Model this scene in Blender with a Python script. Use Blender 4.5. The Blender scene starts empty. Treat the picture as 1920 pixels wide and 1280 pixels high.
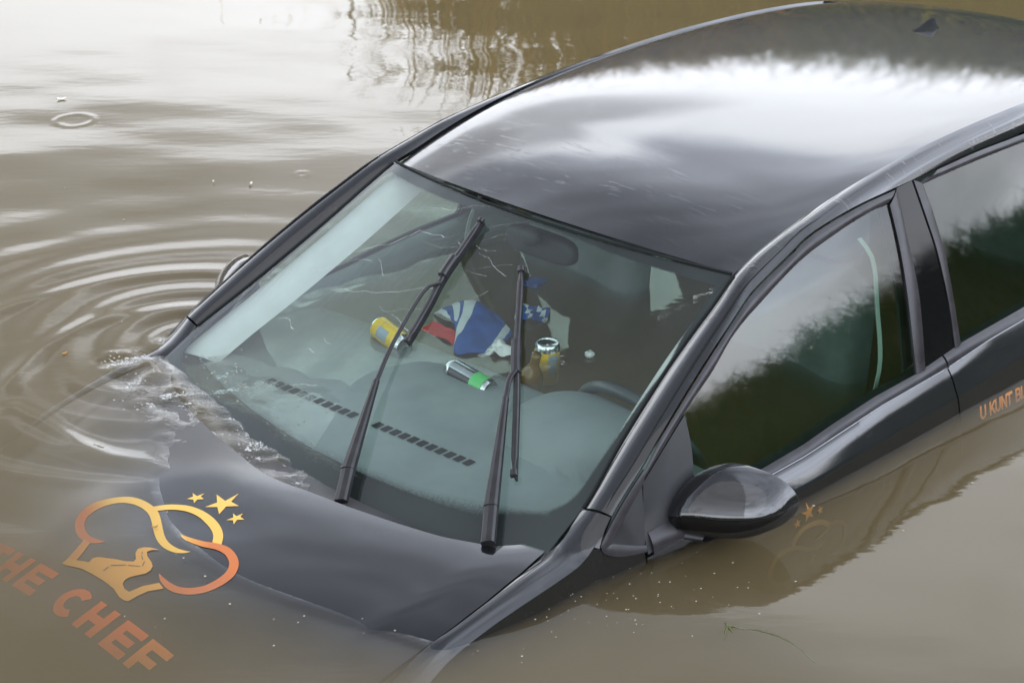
import bpy, bmesh, math, random
import numpy as np
from mathutils import Vector, Matrix
random.seed(7); rng = np.random.default_rng(7)
scn = bpy.context.scene; COL = scn.collection

# ------------------------------------------------------------------ camera, sky, sun, exposure
cam_d = bpy.data.cameras.new("camera"); cam = bpy.data.objects.new("camera", cam_d); COL.objects.link(cam)
cam.location = (0, 0, 2.061); cam.rotation_euler = (math.radians(90 - 25.64), 0, 0)
cam_d.sensor_width = 36; cam_d.lens = 3581 / 1920 * 36; cam_d.clip_end = 2000; cam_d.clip_start = .05
cam_d.dof.use_dof = True; cam_d.dof.focus_distance = 3.75; cam_d.dof.aperture_fstop = 14
scn.camera = cam
scn.view_settings.view_transform = 'Standard'; scn.view_settings.look = 'None'
scn.view_settings.exposure = 0.0; scn.view_settings.gamma = 1.0
scn.render.engine = 'CYCLES'
scn.cycles.max_bounces = 10; scn.cycles.diffuse_bounces = 3; scn.cycles.glossy_bounces = 4
scn.cycles.transparent_max_bounces = 20; scn.cycles.volume_bounces = 2; scn.cycles.transmission_bounces = 6
scn.cycles.sample_clamp_indirect = 6; scn.cycles.caustics_reflective = False; scn.cycles.caustics_refractive = False
try:
    scn.cycles.use_denoising = True; scn.cycles.denoiser = 'OPENIMAGEDENOISE'
except Exception: pass

world = bpy.data.worlds.new("World"); scn.world = world; world.use_nodes = True
class NT:
    def __init__(s, t): s.t = t; s.n = t.nodes; s.l = t.links
    def new(s, typ, **kw):
        n = s.n.new(typ)
        for k, v in kw.items():
            if k.startswith('i_'):
                k = k[2:]; k = int(k) if k.isdigit() else k
                s.put(n.inputs[k], v)
            else: setattr(n, k, v)
        return n
    def put(s, sock, v):
        if isinstance(v, bpy.types.NodeSocket): s.l.new(v, sock)
        elif isinstance(v, bpy.types.Node): s.l.new(v.outputs[0], sock)
        else:
            if isinstance(v, (tuple, list)) and sock.type == 'RGBA' and len(v) == 3: v = (*v, 1)
            sock.default_value = v
    def math(s, op, a, b=None, c=None, clamp=False):
        n = s.n.new('ShaderNodeMath'); n.operation = op; n.use_clamp = clamp
        for i, v in enumerate((a, b, c)):
            if v is not None: s.put(n.inputs[i], v)
        return n.outputs[0]
    def vmath(s, op, a, b=None):
        n = s.n.new('ShaderNodeVectorMath'); n.operation = op
        s.put(n.inputs[0], a)
        if b is not None: s.put(n.inputs[1], b)
        return n.outputs['Value'] if op in ('DOT_PRODUCT', 'LENGTH', 'DISTANCE') else n.outputs[0]
    def noise(s, vec, scale, detail=3, rough=.5, dist=0, out=0):
        n = s.n.new('ShaderNodeTexNoise'); n.inputs['Scale'].default_value = scale
        n.inputs['Detail'].default_value = detail; n.inputs['Roughness'].default_value = rough; n.inputs['Distortion'].default_value = dist
        if vec is not None: s.put(n.inputs['Vector'], vec)
        return n.outputs[out]
    def mapr(s, v, a, b, c=0., d=1., smooth=True):
        n = s.n.new('ShaderNodeMapRange'); n.interpolation_type = 'SMOOTHSTEP' if smooth else 'LINEAR'
        s.put(n.inputs[0], v)
        for i, x in enumerate((a, b, c, d)): s.put(n.inputs[i + 1], x)
        return n.outputs[0]
    def mix(s, f, a, b):
        n = s.n.new('ShaderNodeMix'); n.data_type = 'RGBA'; s.put(n.inputs[0], f); s.put(n.inputs[6], a); s.put(n.inputs[7], b)
        return n.outputs[2]
    def ramp(s, f, stops):
        n = s.n.new('ShaderNodeValToRGB'); s.put(n.inputs[0], f); e = n.color_ramp.elements
        while len(e) < len(stops): e.new(.5)
        for x, (p, c) in zip(e, stops): x.position = p; x.color = (*c, 1)
        return n.outputs[0]

SUN_EL, SUN_AZ = 48, 200      # sun behind cloud
def build_world():
    w = NT(world.node_tree); w.n.clear()
    sky = w.new('ShaderNodeTexSky', sky_type='NISHITA', sun_disc=False, sun_elevation=math.radians(SUN_EL), sun_rotation=math.radians(SUN_AZ))
    bg1 = w.new('ShaderNodeBackground', i_Color=sky, i_Strength=.08)
    tc = w.new('ShaderNodeTexCoord'); d = tc.outputs['Generated']
    sep = w.new('ShaderNodeSeparateXYZ', i_0=d); x, y, z = sep.outputs
    mp = w.new('ShaderNodeMapping', i_Vector=d, i_Scale=(1.6, 1.6, 6.0)).outputs[0]
    mp2 = w.new('ShaderNodeMapping', i_Vector=d, i_Scale=(2.0, 2.0, 11.0), i_Rotation=(.08, .05, 0)).outputs[0]
    n1 = w.noise(mp, 1.5, 5, .55, .4); n2 = w.noise(mp2, 1.7, 4, .5, .3); n3 = w.noise(d, 2.2, 4, .55, .2)
    yc = w.math('MAXIMUM', y, 0.)
    thr = w.math('ADD', w.math('ADD', .305, w.math('MULTIPLY', yc, .18)), w.math('MULTIPLY', w.math('MAXIMUM', w.math('MULTIPLY', x, -1.), 0.), -.03))
    az = w.math('ARCTAN2', x, y)
    qa = w.math('DIVIDE', w.math('SUBTRACT', az, .32), .20); thr = w.math('ADD', thr, w.math('MULTIPLY', .13, w.math('POWER', 2.718, w.math('MULTIPLY', w.math('MULTIPLY', qa, qa), -1.0))))
    zz = w.math('ADD', z, w.math('MULTIPLY', w.math('SUBTRACT', n1, .5), .26))
    t = w.mapr(w.math('SUBTRACT', zz, thr), -.035, .05)
    dark = w.math('MULTIPLY', w.math('ADD', .45, w.math('MULTIPLY', n2, 1.1)), w.math('MULTIPLY', 3.0, w.ramp(z, [(.25, (.80,) * 3), (.45, (.84,) * 3), (.58, (.60,) * 3), (.70, (.32,) * 3), (.83, (.25,) * 3), (1., (.30,) * 3)])))
    dark = w.math('MULTIPLY', dark, w.mapr(az, -.30, .40, .60, 1.65))
    bright = w.math('MULTIPLY', w.mapr(az, -.35, .0, .80, 1.0), w.math('ADD', 4.1, w.math('MULTIPLY', w.math('SUBTRACT', n2, .5), 1.2)))
    lum = w.math('ADD', w.math('MULTIPLY', bright, w.math('SUBTRACT', 1.0, t)), w.math('MULTIPLY', dark, t))
    # streaks of grey inside the white band
    st = w.mapr(n3, .56, .68)
    lum = w.math('MULTIPLY', lum, w.math('SUBTRACT', 1.0, w.math('MULTIPLY', st, .38)))
    # a darker bank of cloud low in the north-west
    el = w.math('ARCSINE', z)
    u_ = w.math('DIVIDE', w.math('ADD', az, .23), .27); v_ = w.math('DIVIDE', w.math('SUBTRACT', w.math('ADD', el, w.math('MULTIPLY', w.math('SUBTRACT', n2, .5), .10)), .398), .068)
    rr_ = w.math('ADD', w.math('MULTIPLY', u_, u_), w.math('MULTIPLY', v_, v_))
    lum = w.math('MULTIPLY', lum, w.math('SUBTRACT', 1.0, w.math('MULTIPLY', w.mapr(rr_, 1.5, .35), .52)))
    col = w.mix(t, (.97, 1.0, 1.06), (.91, .98, 1.13))
    bg2 = w.new('ShaderNodeBackground', i_Color=col, i_Strength=lum)
    mx = w.new('ShaderNodeMixShader', i_0=.94); w.put(mx.inputs[1], bg1.outputs[0]); w.put(mx.inputs[2], bg2.outputs[0])
    out = w.new('ShaderNodeOutputWorld'); w.put(out.inputs[0], mx.outputs[0])
build_world()
sun_d = bpy.data.lights.new("sun", 'SUN'); sun = bpy.data.objects.new("sun", sun_d); COL.objects.link(sun)
sun_d.energy = .6; sun_d.angle = math.radians(80); sun_d.color = (1, .97, .92)
sun.rotation_euler = (math.radians(90 - SUN_EL), 0, math.radians(180 - SUN_AZ))
sun.location = (0, -6, 12)

# ------------------------------------------------------------------ materials
def mat(name):
    m = bpy.data.materials.new(name); m.use_nodes = True; t = NT(m.node_tree); t.n.clear()
    o = t.new('ShaderNodeOutputMaterial'); return m, t, o
def pbr(name, col, rough=.5, metal=0., bump=None, coat=0., spec=.5, var=0., vscale=8., ior=1.5):
    m, t, o = mat(name)
    b = t.new('ShaderNodeBsdfPrincipled')
    tc = t.new('ShaderNodeTexCoord').outputs['Object']
    c = col
    if var:
        n = t.noise(tc, vscale, 5, .6)
        c = t.mix(t.mapr(n, .3, .7), tuple(x * (1 - var) for x in col), tuple(min(1, x * (1 + var)) for x in col))
    t.put(b.inputs['Base Color'], c); b.inputs['Metallic'].default_value = metal; b.inputs['IOR'].default_value = ior
    t.put(b.inputs['Roughness'], t.mapr(t.noise(tc, 14, 4), .2, .8, rough * .8, rough * 1.2) if rough > .02 else rough)
    b.inputs['Specular IOR Level'].default_value = spec; b.inputs['Coat Weight'].default_value = coat; b.inputs['Coat Roughness'].default_value = .03
    if bump:
        bp = t.new('ShaderNodeBump', i_Strength=bump[1], i_Distance=bump[2]); t.put(bp.inputs['Height'], t.noise(tc, bump[0], 4, .6)); t.put(b.inputs['Normal'], bp.outputs[0])
    t.put(o.inputs[0], b.outputs[0]); return m
def schlick(t, f0, normal=None, power=5.0, mul=1.0):
    g = t.new('ShaderNodeNewGeometry')
    c = t.math('ABSOLUTE', t.vmath('DOT_PRODUCT', normal if normal is not None else g.outputs['Normal'], g.outputs['Incoming']))
    p = t.math('POWER', t.math('SUBTRACT', 1.0, c, clamp=True), power)
    return t.math('MULTIPLY', t.math('ADD', f0, t.math('MULTIPLY', p, 1 - f0)), mul, clamp=True)

def paint_mat():
    m, t, o = mat("car_paint")
    tc = t.new('ShaderNodeTexCoord').outputs['Object']
    b = t.new('ShaderNodeBsdfPrincipled')
    dust = t.mapr(t.noise(tc, 3.0, 6, .65), .35, .75)
    c = t.mix(dust, (.004, .005, .007), (.012, .0125, .016))
    t.put(b.inputs['Base Color'], c); b.inputs['Roughness'].default_value = .5; b.inputs['Metallic'].default_value = .75
    b.inputs['IOR'].default_value = 1.5; b.inputs['Coat IOR'].default_value = 1.80
    b.inputs['Coat Weight'].default_value = 1.; t.put(b.inputs['Coat Roughness'], t.math('ADD', .006, t.math('MULTIPLY', dust, .012)))
    # fine orange peel, dried drizzle and a few run marks
    v = t.new('ShaderNodeTexVoronoi', i_Vector=tc, i_Scale=260.); drops = t.mapr(v.outputs['Distance'], .05, .32, 1., 0.)
    few = t.mapr(t.noise(tc, 9, 3), .50, .72)
    h = t.math('ADD', t.math('MULTIPLY', t.noise(tc, 420, 2), .25), t.math('MULTIPLY', t.math('MULTIPLY', drops, few), .8))
    sx = t.new('ShaderNodeSeparateXYZ', i_0=tc); near = t.math('MULTIPLY', t.mapr(sx.outputs[0], -1.32, -1.02), t.mapr(sx.outputs[2], 1.24, 1.30))
    run = t.mapr(t.noise(t.new('ShaderNodeMapping', i_Vector=tc, i_Scale=(46, 5, 46), i_Rotation=(0, 0, .12)).outputs[0], 1.6, 4, .6, .6), .60, .66)
    drip = t.mapr(t.noise(t.new('ShaderNodeMapping', i_Vector=tc, i_Scale=(60, 12, 12), i_Rotation=(0, 0, 0)).outputs[0], 1.3, 3, .6, .3), .62, .67)
    nearp = t.math('MULTIPLY', t.math('GREATER_THAN', t.math('ABSOLUTE', sx.outputs[1]), .572), t.mapr(sx.outputs[2], 1.12, 1.25))
    h = t.math('ADD', h, t.math('ADD', t.math('MULTIPLY', t.math('MULTIPLY', run, near), 1.6), t.math('MULTIPLY', t.math('MULTIPLY', drip, nearp), 6.)))
    bp = t.new('ShaderNodeBump', i_Strength=.10, i_Distance=.0012, i_Height=h)
    h2 = t.noise(tc, 2.2, 2)
    bp2 = t.new('ShaderNodeBump', i_Strength=.20, i_Distance=.008, i_Height=h2, i_Normal=bp.outputs[0])
    t.put(b.inputs['Normal'], bp2.outputs[0]); t.put(b.inputs['Coat Normal'], bp2.outputs[0])
    t.put(o.inputs[0], b.outputs[0]); return m
def glass_mat(name, tint, f0, streaks=0., fog=0., boost=1.0, rough=0.):
    m, t, o = mat(name)
    tc = t.new('ShaderNodeTexCoord').outputs['Object']
    nrm = None
    if streaks:
        mp = t.new('ShaderNodeMapping', i_Vector=tc, i_Scale=(5, 26, 5), i_Rotation=(0, 0, .25)).outputs[0]
        h = t.math('ADD', t.noise(mp, 2.2, 3, .55, .5), t.math('MULTIPLY', t.noise(tc, 60, 3, .6), .12))
        msk = t.mapr(t.noise(tc, 2.6, 3), .42, .62)
        bp = t.new('ShaderNodeBump', i_Strength=streaks, i_Distance=.01, i_Height=t.math('MULTIPLY', h, msk)); nrm = bp.outputs[0]
    f = schlick(t, f0, nrm, 5.0, boost)
    gl = t.new('ShaderNodeBsdfGlossy', i_Color=(1, 1, 1), i_Roughness=rough)
    if nrm: t.put(gl.inputs['Normal'], nrm)
    tr = t.new('ShaderNodeBsdfTransparent', i_Color=tint)
    mx = t.new('ShaderNodeMixShader', i_0=f); t.put(mx.inputs[1], tr.outputs[0]); t.put(mx.inputs[2], gl.outputs[0])
    res = mx.outputs[0]
    if fog:
        df = t.new('ShaderNodeBsdfDiffuse', i_Color=(.55, .62, .60)); fm = t.math('MULTIPLY', t.mapr(t.noise(tc, 2.0, 5, .6), .25, .8), fog)
        m2 = t.new('ShaderNodeMixShader', i_0=fm); t.put(m2.inputs[1], res); t.put(m2.inputs[2], df.outputs[0]); res = m2.outputs[0]
    t.put(o.inputs[0], res); return m

M = {}
M['paint'] = paint_mat()
M['ws'] = glass_mat("windshield_glass", (.80, .90, .87), .068, .04, .035, 1.0)
M['sideglass'] = glass_mat("side_glass", (.52, .65, .58), .09, .006, 0.0, 1.0, .035)
M['gloss_black'] = pbr("gloss_black_trim", (.006, .006, .007), .05, bump=(2., .15, .01))
M['frame'] = pbr("satin_window_trim", (.026, .024, .028), .33, bump=(300, .1, .001), var=.3, vscale=20)
M['plastic'] = pbr("grained_black_plastic", (.022, .023, .025), .42, bump=(700, .25, .0006), var=.2)
M['rubber'] = pbr("wiper_rubber", (.02, .02, .022), .36, bump=(200, .2, .0008), var=.25, vscale=30)
M['frit'] = None
M['headliner'] = pbr("pale_headliner", (.50, .50, .48), .9, bump=(400, .2, .001), var=.08)
M['pillartrim'] = pbr("pale_pillar_trim", (.58, .57, .55), .6, var=.06)
M['dash'] = pbr("dashboard_plastic", (.20, .225, .222), .6, bump=(500, .25, .0008), var=.12, vscale=4)
M['dark_in'] = pbr("dark_interior", (.018, .020, .020), .7, var=.2)
M['slot'] = pbr("vent_slot_black", (.016, .018, .018), .7, spec=.12)
M['seat'] = pbr("seat_cloth", (.15, .17, .165), .9, bump=(350, .4, .001), var=.15)
M['belt'] = pbr("seat_belt_webbing", (.45, .52, .47), .8)
M['wheel'] = pbr("steering_wheel_leather", (.06, .068, .07), .38, bump=(300, .2, .0006))
M['alu'] = pbr("can_aluminium", (.72, .73, .74), .22, metal=1., bump=(30, .2, .002))
M['yellow'] = pbr("can_yellow_print", (.78, .50, .02), .28, var=.12, vscale=30)
M['bluegrey'] = pbr("can_bluegrey_print", (.30, .36, .40), .3)
M['green'] = pbr("can_green_print", (.10, .52, .14), .28, var=.1)
M['black'] = pbr("can_black_print", (.02, .022, .024), .25)
M['orange'] = pbr("orange_print", (.8, .3, .05), .4)
M['paper'] = pbr("wet_paper", (.72, .72, .68), .8, bump=(30, .4, .004))
M['red'] = pbr("red_cloth", (.50, .05, .04), .8, bump=(200, .4, .001))
M['blue'] = pbr("blue_cloth", (.035, .085, .27), .8, bump=(200, .4, .001), var=.15, vscale=30)
M['white'] = pbr("white_cloth", (.50, .54, .53), .8, bump=(200, .4, .001))
M['brown'] = pbr("brown_bottle", (.16, .09, .015), .12)
M['petal'] = pbr("pale_petal", (.75, .70, .60), .7)
M['scum'] = pbr("tan_scum", (.42, .38, .28), .5)
M['glint_fleck'] = pbr("glint_flecks", (.58, .59, .57), .12)  # pale colour of the flecks that stand in for glints on the chop
M['leaf'] = pbr("yellowed_leaf", (.38, .20, .05), .7)
M['weed'] = pbr("pond_weed", (.10, .11, .035), .7)
M['foam'] = pbr("foam", (.8, .8, .78), .6)
M['mirror'] = pbr("mirror_silver", (.9, .9, .9), .01, metal=1.)

M['rivulet'] = glass_mat('standing_water', (.97, .98, .98), .05, 0., 0., 2.2)
def frit_mat():
    m, t, o = mat("black_frit")
    at = t.new('ShaderNodeAttribute', attribute_name='fade').outputs['Fac']
    tc = t.new('ShaderNodeTexCoord').outputs['Object']
    v = t.new('ShaderNodeTexVoronoi', i_Vector=tc, i_Scale=220.)
    a = t.mapr(t.math('ADD', at, t.math('MULTIPLY', t.math('SUBTRACT', v.outputs['Distance'], .4), .25)), .02, .85)
    b = t.new('ShaderNodeBsdfPrincipled', i_0=(.012, .014, .014, 1), i_Roughness=.5); b.inputs['Specular IOR Level'].default_value = .2
    tr = t.new('ShaderNodeBsdfTransparent')
    mx = t.new('ShaderNodeMixShader', i_0=a); t.put(mx.inputs[1], tr.outputs[0]); t.put(mx.inputs[2], b.outputs[0])
    t.put(o.inputs[0], mx.outputs[0]); return m
M['frit'] = frit_mat()
def vcol_mat(name, attr, rough=.4):
    m, t, o = mat(name)
    c = t.new('ShaderNodeAttribute', attribute_name=attr).outputs['Color']
    b = t.new('ShaderNodeBsdfPrincipled', i_Roughness=rough); t.put(b.inputs['Base Color'], c)
    t.put(o.inputs[0], b.outputs[0]); return m
M['decal'] = vcol_mat("printed_sticker", "tint", .45)
def blade_mat(name, attr):
    m, t, o = mat(name)
    c = t.new('ShaderNodeAttribute', attribute_name=attr).outputs['Color']
    d = t.new('ShaderNodeBsdfDiffuse', i_Color=c); tl = t.new('ShaderNodeBsdfTranslucent', i_Color=c)
    mx = t.new('ShaderNodeMixShader', i_0=.3); t.put(mx.inputs[1], d.outputs[0]); t.put(mx.inputs[2], tl.outputs[0])
    t.put(o.inputs[0], mx.outputs[0]); return m
M['blades'] = blade_mat("grass_blades", "tint")
def ground_mat():
    m, t, o = mat("bank_soil")
    tc = t.new('ShaderNodeTexCoord').outputs['Object']
    c = t.ramp(t.noise(tc, 1.2, 8, .65), [(.3, (.03, .028, .014)), (.5, (.035, .05, .015)), (.7, (.06, .07, .025))])
    b = t.new('ShaderNodeBsdfPrincipled', i_Roughness=.95); t.put(b.inputs['Base Color'], c)
    bp = t.new('ShaderNodeBump', i_Strength=.8, i_Distance=.05, i_Height=t.noise(tc, 12, 6, .7)); t.put(b.inputs['Normal'], bp.outputs[0])
    t.put(o.inputs[0], b.outputs[0]); return m
M['ground'] = ground_mat()
def water_mat():
    m, t, o = mat("murky_water")
    tc = t.new('ShaderNodeTexCoord').outputs['Object']
    mp = t.new('ShaderNodeMapping', i_Vector=tc, i_Scale=(.40, 1.25, 1.0)).outputs[0]
    h = t.math('ADD', t.math('MULTIPLY', t.noise(mp, 7, 3, .5), .6), t.math('MULTIPLY', t.noise(mp, 34, 3, .55), .10))
    ca = t.new('ShaderNodeAttribute', attribute_name='chop').outputs['Fac']
    mc = t.new('ShaderNodeMapping', i_Vector=tc, i_Scale=(1.0, 1.6, 1.0), i_Rotation=(0, 0, .5)).outputs[0]
    hc_ = t.math('ADD', t.noise(mc, 38, 3, .6, .8), t.math('MULTIPLY', t.noise(mc, 95, 3, .6, .5), .45))
    h = t.math('ADD', h, t.math('MULTIPLY', t.math('MULTIPLY', hc_, ca), 2.2))
    bp = t.new('ShaderNodeBump', i_Strength=.5, i_Distance=.0022, i_Height=h)
    f = schlick(t, .021, bp.outputs[0])
    gl = t.new('ShaderNodeBsdfGlossy', i_Color=(1, 1, 1), i_Roughness=.02, i_Normal=bp.outputs[0])
    tr = t.new('ShaderNodeBsdfTransparent', i_Color=(1, 1, 1))
    mx = t.new('ShaderNodeMixShader', i_0=f); t.put(mx.inputs[1], tr.outputs[0]); t.put(mx.inputs[2], gl.outputs[0])
    t.put(o.inputs['Surface'], mx.outputs[0])
    v = t.new('ShaderNodeVolumePrincipled'); v.inputs['Color'].default_value = (.39, .315, .175, 1); v.inputs['Density'].default_value = 9.5
    v.inputs['Anisotropy'].default_value = 0.0
    t.put(o.inputs['Volume'], v.outputs[0]); return m
M['water'] = water_mat()

# ------------------------------------------------------------------ mesh helpers
def link(name, me, m, parent=None, solid=0., smooth=True, off=-1, bevel=0.):
    ob = bpy.data.objects.new(name, me); COL.objects.link(ob)
    if m is not None:
        for x in (m if isinstance(m, list) else [m]): me.materials.append(x)
    if smooth: me.polygons.foreach_set('use_smooth', np.ones(len(me.polygons), bool))
    if parent: ob.parent = parent
    if bevel:
        b = ob.modifiers.new('bevel', 'BEVEL'); b.width = bevel; b.segments = 2; b.limit_method = 'ANGLE'; b.angle_limit = .6
    if solid:
        s = ob.modifiers.new('solid', 'SOLIDIFY'); s.thickness = abs(solid); s.offset = off; s.use_rim = True
        if smooth: e = ob.modifiers.new('split', 'EDGE_SPLIT'); e.split_angle = math.radians(42); e.use_edge_sharp = False
    return ob
def mesh_from(verts, faces, name='mesh'):
    me = bpy.data.meshes.new(name); me.from_pydata([tuple(map(float, v)) for v in verts], [], [tuple(int(i) for i in f) for f in faces]); me.update(); return me
def grid_me(P, closed_u=False, closed_v=False, flip=False):
    P = np.asarray(P, float); nu, nv = P.shape[:2]; F = []
    for i in range(nu if closed_u else nu - 1):
        for j in range(nv if closed_v else nv - 1):
            a, b = i * nv + j, ((i + 1) % nu) * nv + j; c, d = ((i + 1) % nu) * nv + (j + 1) % nv, i * nv + (j + 1) % nv
            F.append((a, d, c, b) if flip else (a, b, c, d))
    return P.reshape(-1, 3), F
def orient(V, F, want):
    """flip faces so that the mean normal agrees with the direction want"""
    V = np.asarray(V); n = np.zeros(3)
    for f in F[:400]:
        n += np.cross(V[f[1]] - V[f[0]], V[f[2]] - V[f[0]])
    return [f[::-1] for f in F] if n @ np.asarray(want, float) < 0 else F
def sheet(name, P, m, parent, want, solid=0., **kw):
    V, F = grid_me(P); F = orient(V, F, want); return link(name, mesh_from(V, F, name), m, parent, solid, **kw)
def mir(P, s):
    P = np.array(P, float).copy(); P[..., 1] *= s; return P
def resample(c, n):
    c = np.asarray(c, float); P = np.vstack([2 * c[0] - c[1], c, 2 * c[-1] - c[-2]]); out = []
    for i in range(1, len(P) - 2):
        for u in np.linspace(0, 1, 17)[:-1]:
            a, b, cc, d = P[i - 1], P[i], P[i + 1], P[i + 2]
            out.append(.5 * (2 * b + (-a + cc) * u + (2 * a - 5 * b + 4 * cc - d) * u * u + (-a + 3 * b - 3 * cc + d) * u ** 3))
    out.append(c[-1]); out = np.array(out)
    s = np.r_[0, np.cumsum(np.linalg.norm(np.diff(out, axis=0), axis=1))]; q = np.linspace(0, s[-1], n)
    return np.stack([np.interp(q, s, out[:, k]) for k in range(out.shape[1])], 1)
def loft(A, B, n=2, bulge=0., toward=None):
    """surface between two curves of equal length; bulge pushes the middle along toward"""
    A, B = np.asarray(A), np.asarray(B); t = np.linspace(0, 1, n)
    P = A[:, None] * (1 - t)[None, :, None] + B[:, None] * t[None, :, None]
    if bulge:
        w = 4 * t * (1 - t); d = B - A; tg = np.gradient((A + B) / 2, axis=0)
        nn = np.cross(d, tg); nn /= np.linalg.norm(nn, axis=1, keepdims=True) + 1e-9
        sgn = np.sign(nn @ np.asarray(toward, float)); nn *= sgn[:, None]
        P = P + nn[:, None] * (w[None, :, None] * bulge * np.linalg.norm(d, axis=1)[:, None, None])
    return P
def tube(path, r, nseg=10, flat=1.0):
    path = np.asarray(path, float); n = len(path); r = np.broadcast_to(r, n); T = np.gradient(path, axis=0); T /= np.linalg.norm(T, axis=1, keepdims=True) + 1e-9
    up = np.array([0, 0, 1.]) if abs(T[0][2]) < .9 else np.array([1., 0, 0]); P = []
    for i in range(n):
        x = np.cross(up, T[i]); x /= np.linalg.norm(x); y = np.cross(T[i], x)
        P.append([path[i] + r[i] * (math.cos(a) * x + flat * math.sin(a) * y) for a in np.linspace(0, 2 * math.pi, nseg, endpoint=False)])
    V, F = grid_me(P, closed_v=True); k = (n - 1) * nseg
    F += [tuple(range(nseg)), tuple(range(k + nseg - 1, k - 1, -1))]
    return V, F
def join(parts):
    V, F, o = [], [], 0
    for v, f in parts:
        V += [tuple(x) for x in v]; F += [tuple(i + o for i in q) for q in f]; o += len(v)
    return V, F
def fixn(ob):
    bm = bmesh.new(); bm.from_mesh(ob.data); bmesh.ops.recalc_face_normals(bm, faces=bm.faces); bm.to_mesh(ob.data); bm.free(); return ob
def tag(o, label=None, cat=None, group=None, kind=None):
    for k, v in (('label', label), ('category', cat), ('group', group), ('kind', kind)):
        if v: o[k] = v
    return o
def rbox(c, s, e=.25, n=14):
    """rounded box: superellipsoid with exponent e"""
    P = []
    sg = lambda v, p: math.copysign(abs(v) ** p, v)
    for i in range(n + 1):
        ph = -math.pi / 2 + math.pi * i / n; row = []
        for j in range(2 * n):
            th = 2 * math.pi * j / (2 * n)
            row.append((c[0] + s[0] * sg(math.cos(ph), e) * sg(math.cos(th), e), c[1] + s[1] * sg(math.cos(ph), e) * sg(math.sin(th), e), c[2] + s[2] * sg(math.sin(ph), e)))
        P.append(row)
    return grid_me(P, closed_v=True)

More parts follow.
